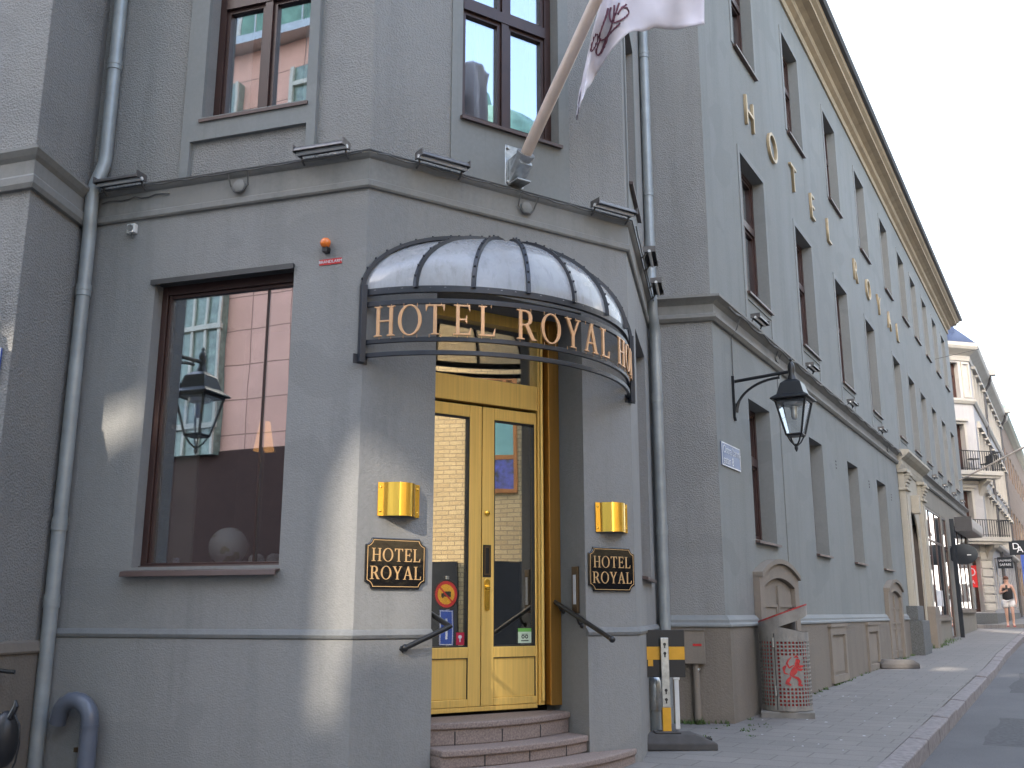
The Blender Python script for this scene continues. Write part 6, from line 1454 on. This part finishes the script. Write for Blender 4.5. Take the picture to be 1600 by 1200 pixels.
# ------------------------------------------------------------ weeds and litter at the wall foot
wd = MB(); rnd = random.Random(3)
def tuft(p, n, hgt, spread):
    for _ in range(n):
        a = rnd.uniform(0, 2*pi); r0 = rnd.uniform(0, spread); b_ = Vector((p.x + r0*cos(a), p.y + r0*sin(a), p.z)); l_ = rnd.uniform(.4, 1)*hgt; t_ = rnd.uniform(0, 2*pi)
        d = Vector((cos(t_)*l_*.6, sin(t_)*l_*.6, l_)); s_ = Vector((-sin(t_), cos(t_), 0))*rnd.uniform(.003, .008)
        i = len(wd.v); wd.v += [tuple(b_-s_), tuple(b_+s_), tuple(b_+d*.6+s_*.8), tuple(b_+d), tuple(b_+d*.6-s_*.8)]; wd.f.append((i, i+1, i+2, i+3, i+4))
for k in range(60): tuft(swp(rnd.uniform(0.1, 11), rnd.uniform(.06, .1)), 7, rnd.uniform(.015, .05), .04)
for k in range(26): tuft(swp(rnd.uniform(11.6, 18), rnd.uniform(.08, .2)), 10, rnd.uniform(.05, .12), .1)
for k in range(16): tuft(swp(rnd.uniform(-1.2, 0.2), rnd.uniform(-.05, .5)), 6, rnd.uniform(.01, .03), .06)
for k in range(10): p = RR.pt(rnd.uniform(-.5, -.02), 0, rnd.uniform(.05, .12)); tuft(Vector((p.x, p.y, gz(p.x, p.y))), 10, .05, .05)
for k in range(3): tuft(Vector((-.29, 9.66, gz(-.29, 9.66))), 20, .07, .05)
tag(wd.build('weeds', 'plant'), 'small green weeds along the foot of the wall', 'weeds', kind='stuff')
lt = MB()
for k in range(26):
    p = swp(rnd.uniform(-1.2, 3.5), rnd.uniform(.15, 1.4)); r_ = rnd.uniform(.004, .012); lt.box(p.x-r_, p.x+r_, p.y-r_*.6, p.y+r_*.6, p.z, p.z+.003)
tag(lt.build('litter', 'sign_white'), 'tiny white scraps of litter on the pavement', 'litter', kind='stuff')
M['asphalt_patch'] = simple('newer asphalt patch', (0.066, 0.067, 0.072), 0.9, var=0.35, vscale=30, bmp=0.4)
ap = MB()
for s0, s1, o0_, o1_ in ((0.5, 2.6, 2.05, 2.7), (5.5, 9.0, 1.95, 2.5)):
    i = len(ap.v); n = 8; pts = [(s0 + (s1-s0)*k/n, o0_ + rnd.uniform(-.04, .04)) for k in range(n+1)] + [(s1 - (s1-s0)*k/n, o1_ + rnd.uniform(-.05, .05)) for k in range(n+1)]
    ap.v += [tuple(swp(a, b_, -0.1285)) for a, b_ in pts]; ap.f.append(tuple(range(i, i+len(pts))))
tag(ap.build('road_patch', 'asphalt_patch'), kind='structure')
mk = MB(); M['orange_mark'] = simple('orange spray mark', (0.55, 0.12, 0.06), 0.8, var=.4, vscale=40)
for s_, o_ in ((3.2, 2.35), (1.0, 2.75), (6.6, 2.9), (3.0, 3.1)):
    p = [swp(s_ + .2*cos(t*pi/5)*rnd.uniform(.5, 1), o_ + .06*sin(t*pi/5)*rnd.uniform(.5, 1), -0.126) for t in range(10)]; i = len(mk.v); mk.v += [tuple(x) for x in p]; mk.f.append(tuple(range(i, i+10)))
tag(mk.build('road_marks', 'orange_mark'), kind='structure')

# ------------------------------------------------------------ gold letters on the street facade
WL = [('H', 1.83), ('O', 2.88), ('T', 3.98), ('E', 5.12), ('L', 6.25), ('R', 8.42), ('O', 9.65), ('Y', 10.8), ('A', 12.0), ('L', 13.1)]
seen = {}
pos = {'H': 'first', 'T': 'third', 'E': 'fourth', 'R': 'first of the second word', 'Y': 'third of the second word', 'A': 'fourth of the second word'}
for k, (ch, u) in enumerate(WL):
    wrd = 'first word' if k < 5 else 'second word'
    o = sans(ch, 0.6, 'wall_gold', None, SW.pt(u, 7.1, 0.02), SW.rz, 0.016, bev=0.004, thin=-0.012, name='wall_letter')
    tag(o, 'gold letter %s on the grey street facade, in the %s' % (ch, wrd), 'letter', 'gold letters on the street facade')
# blend weights: nothing else
bpy.context.view_layer.update()
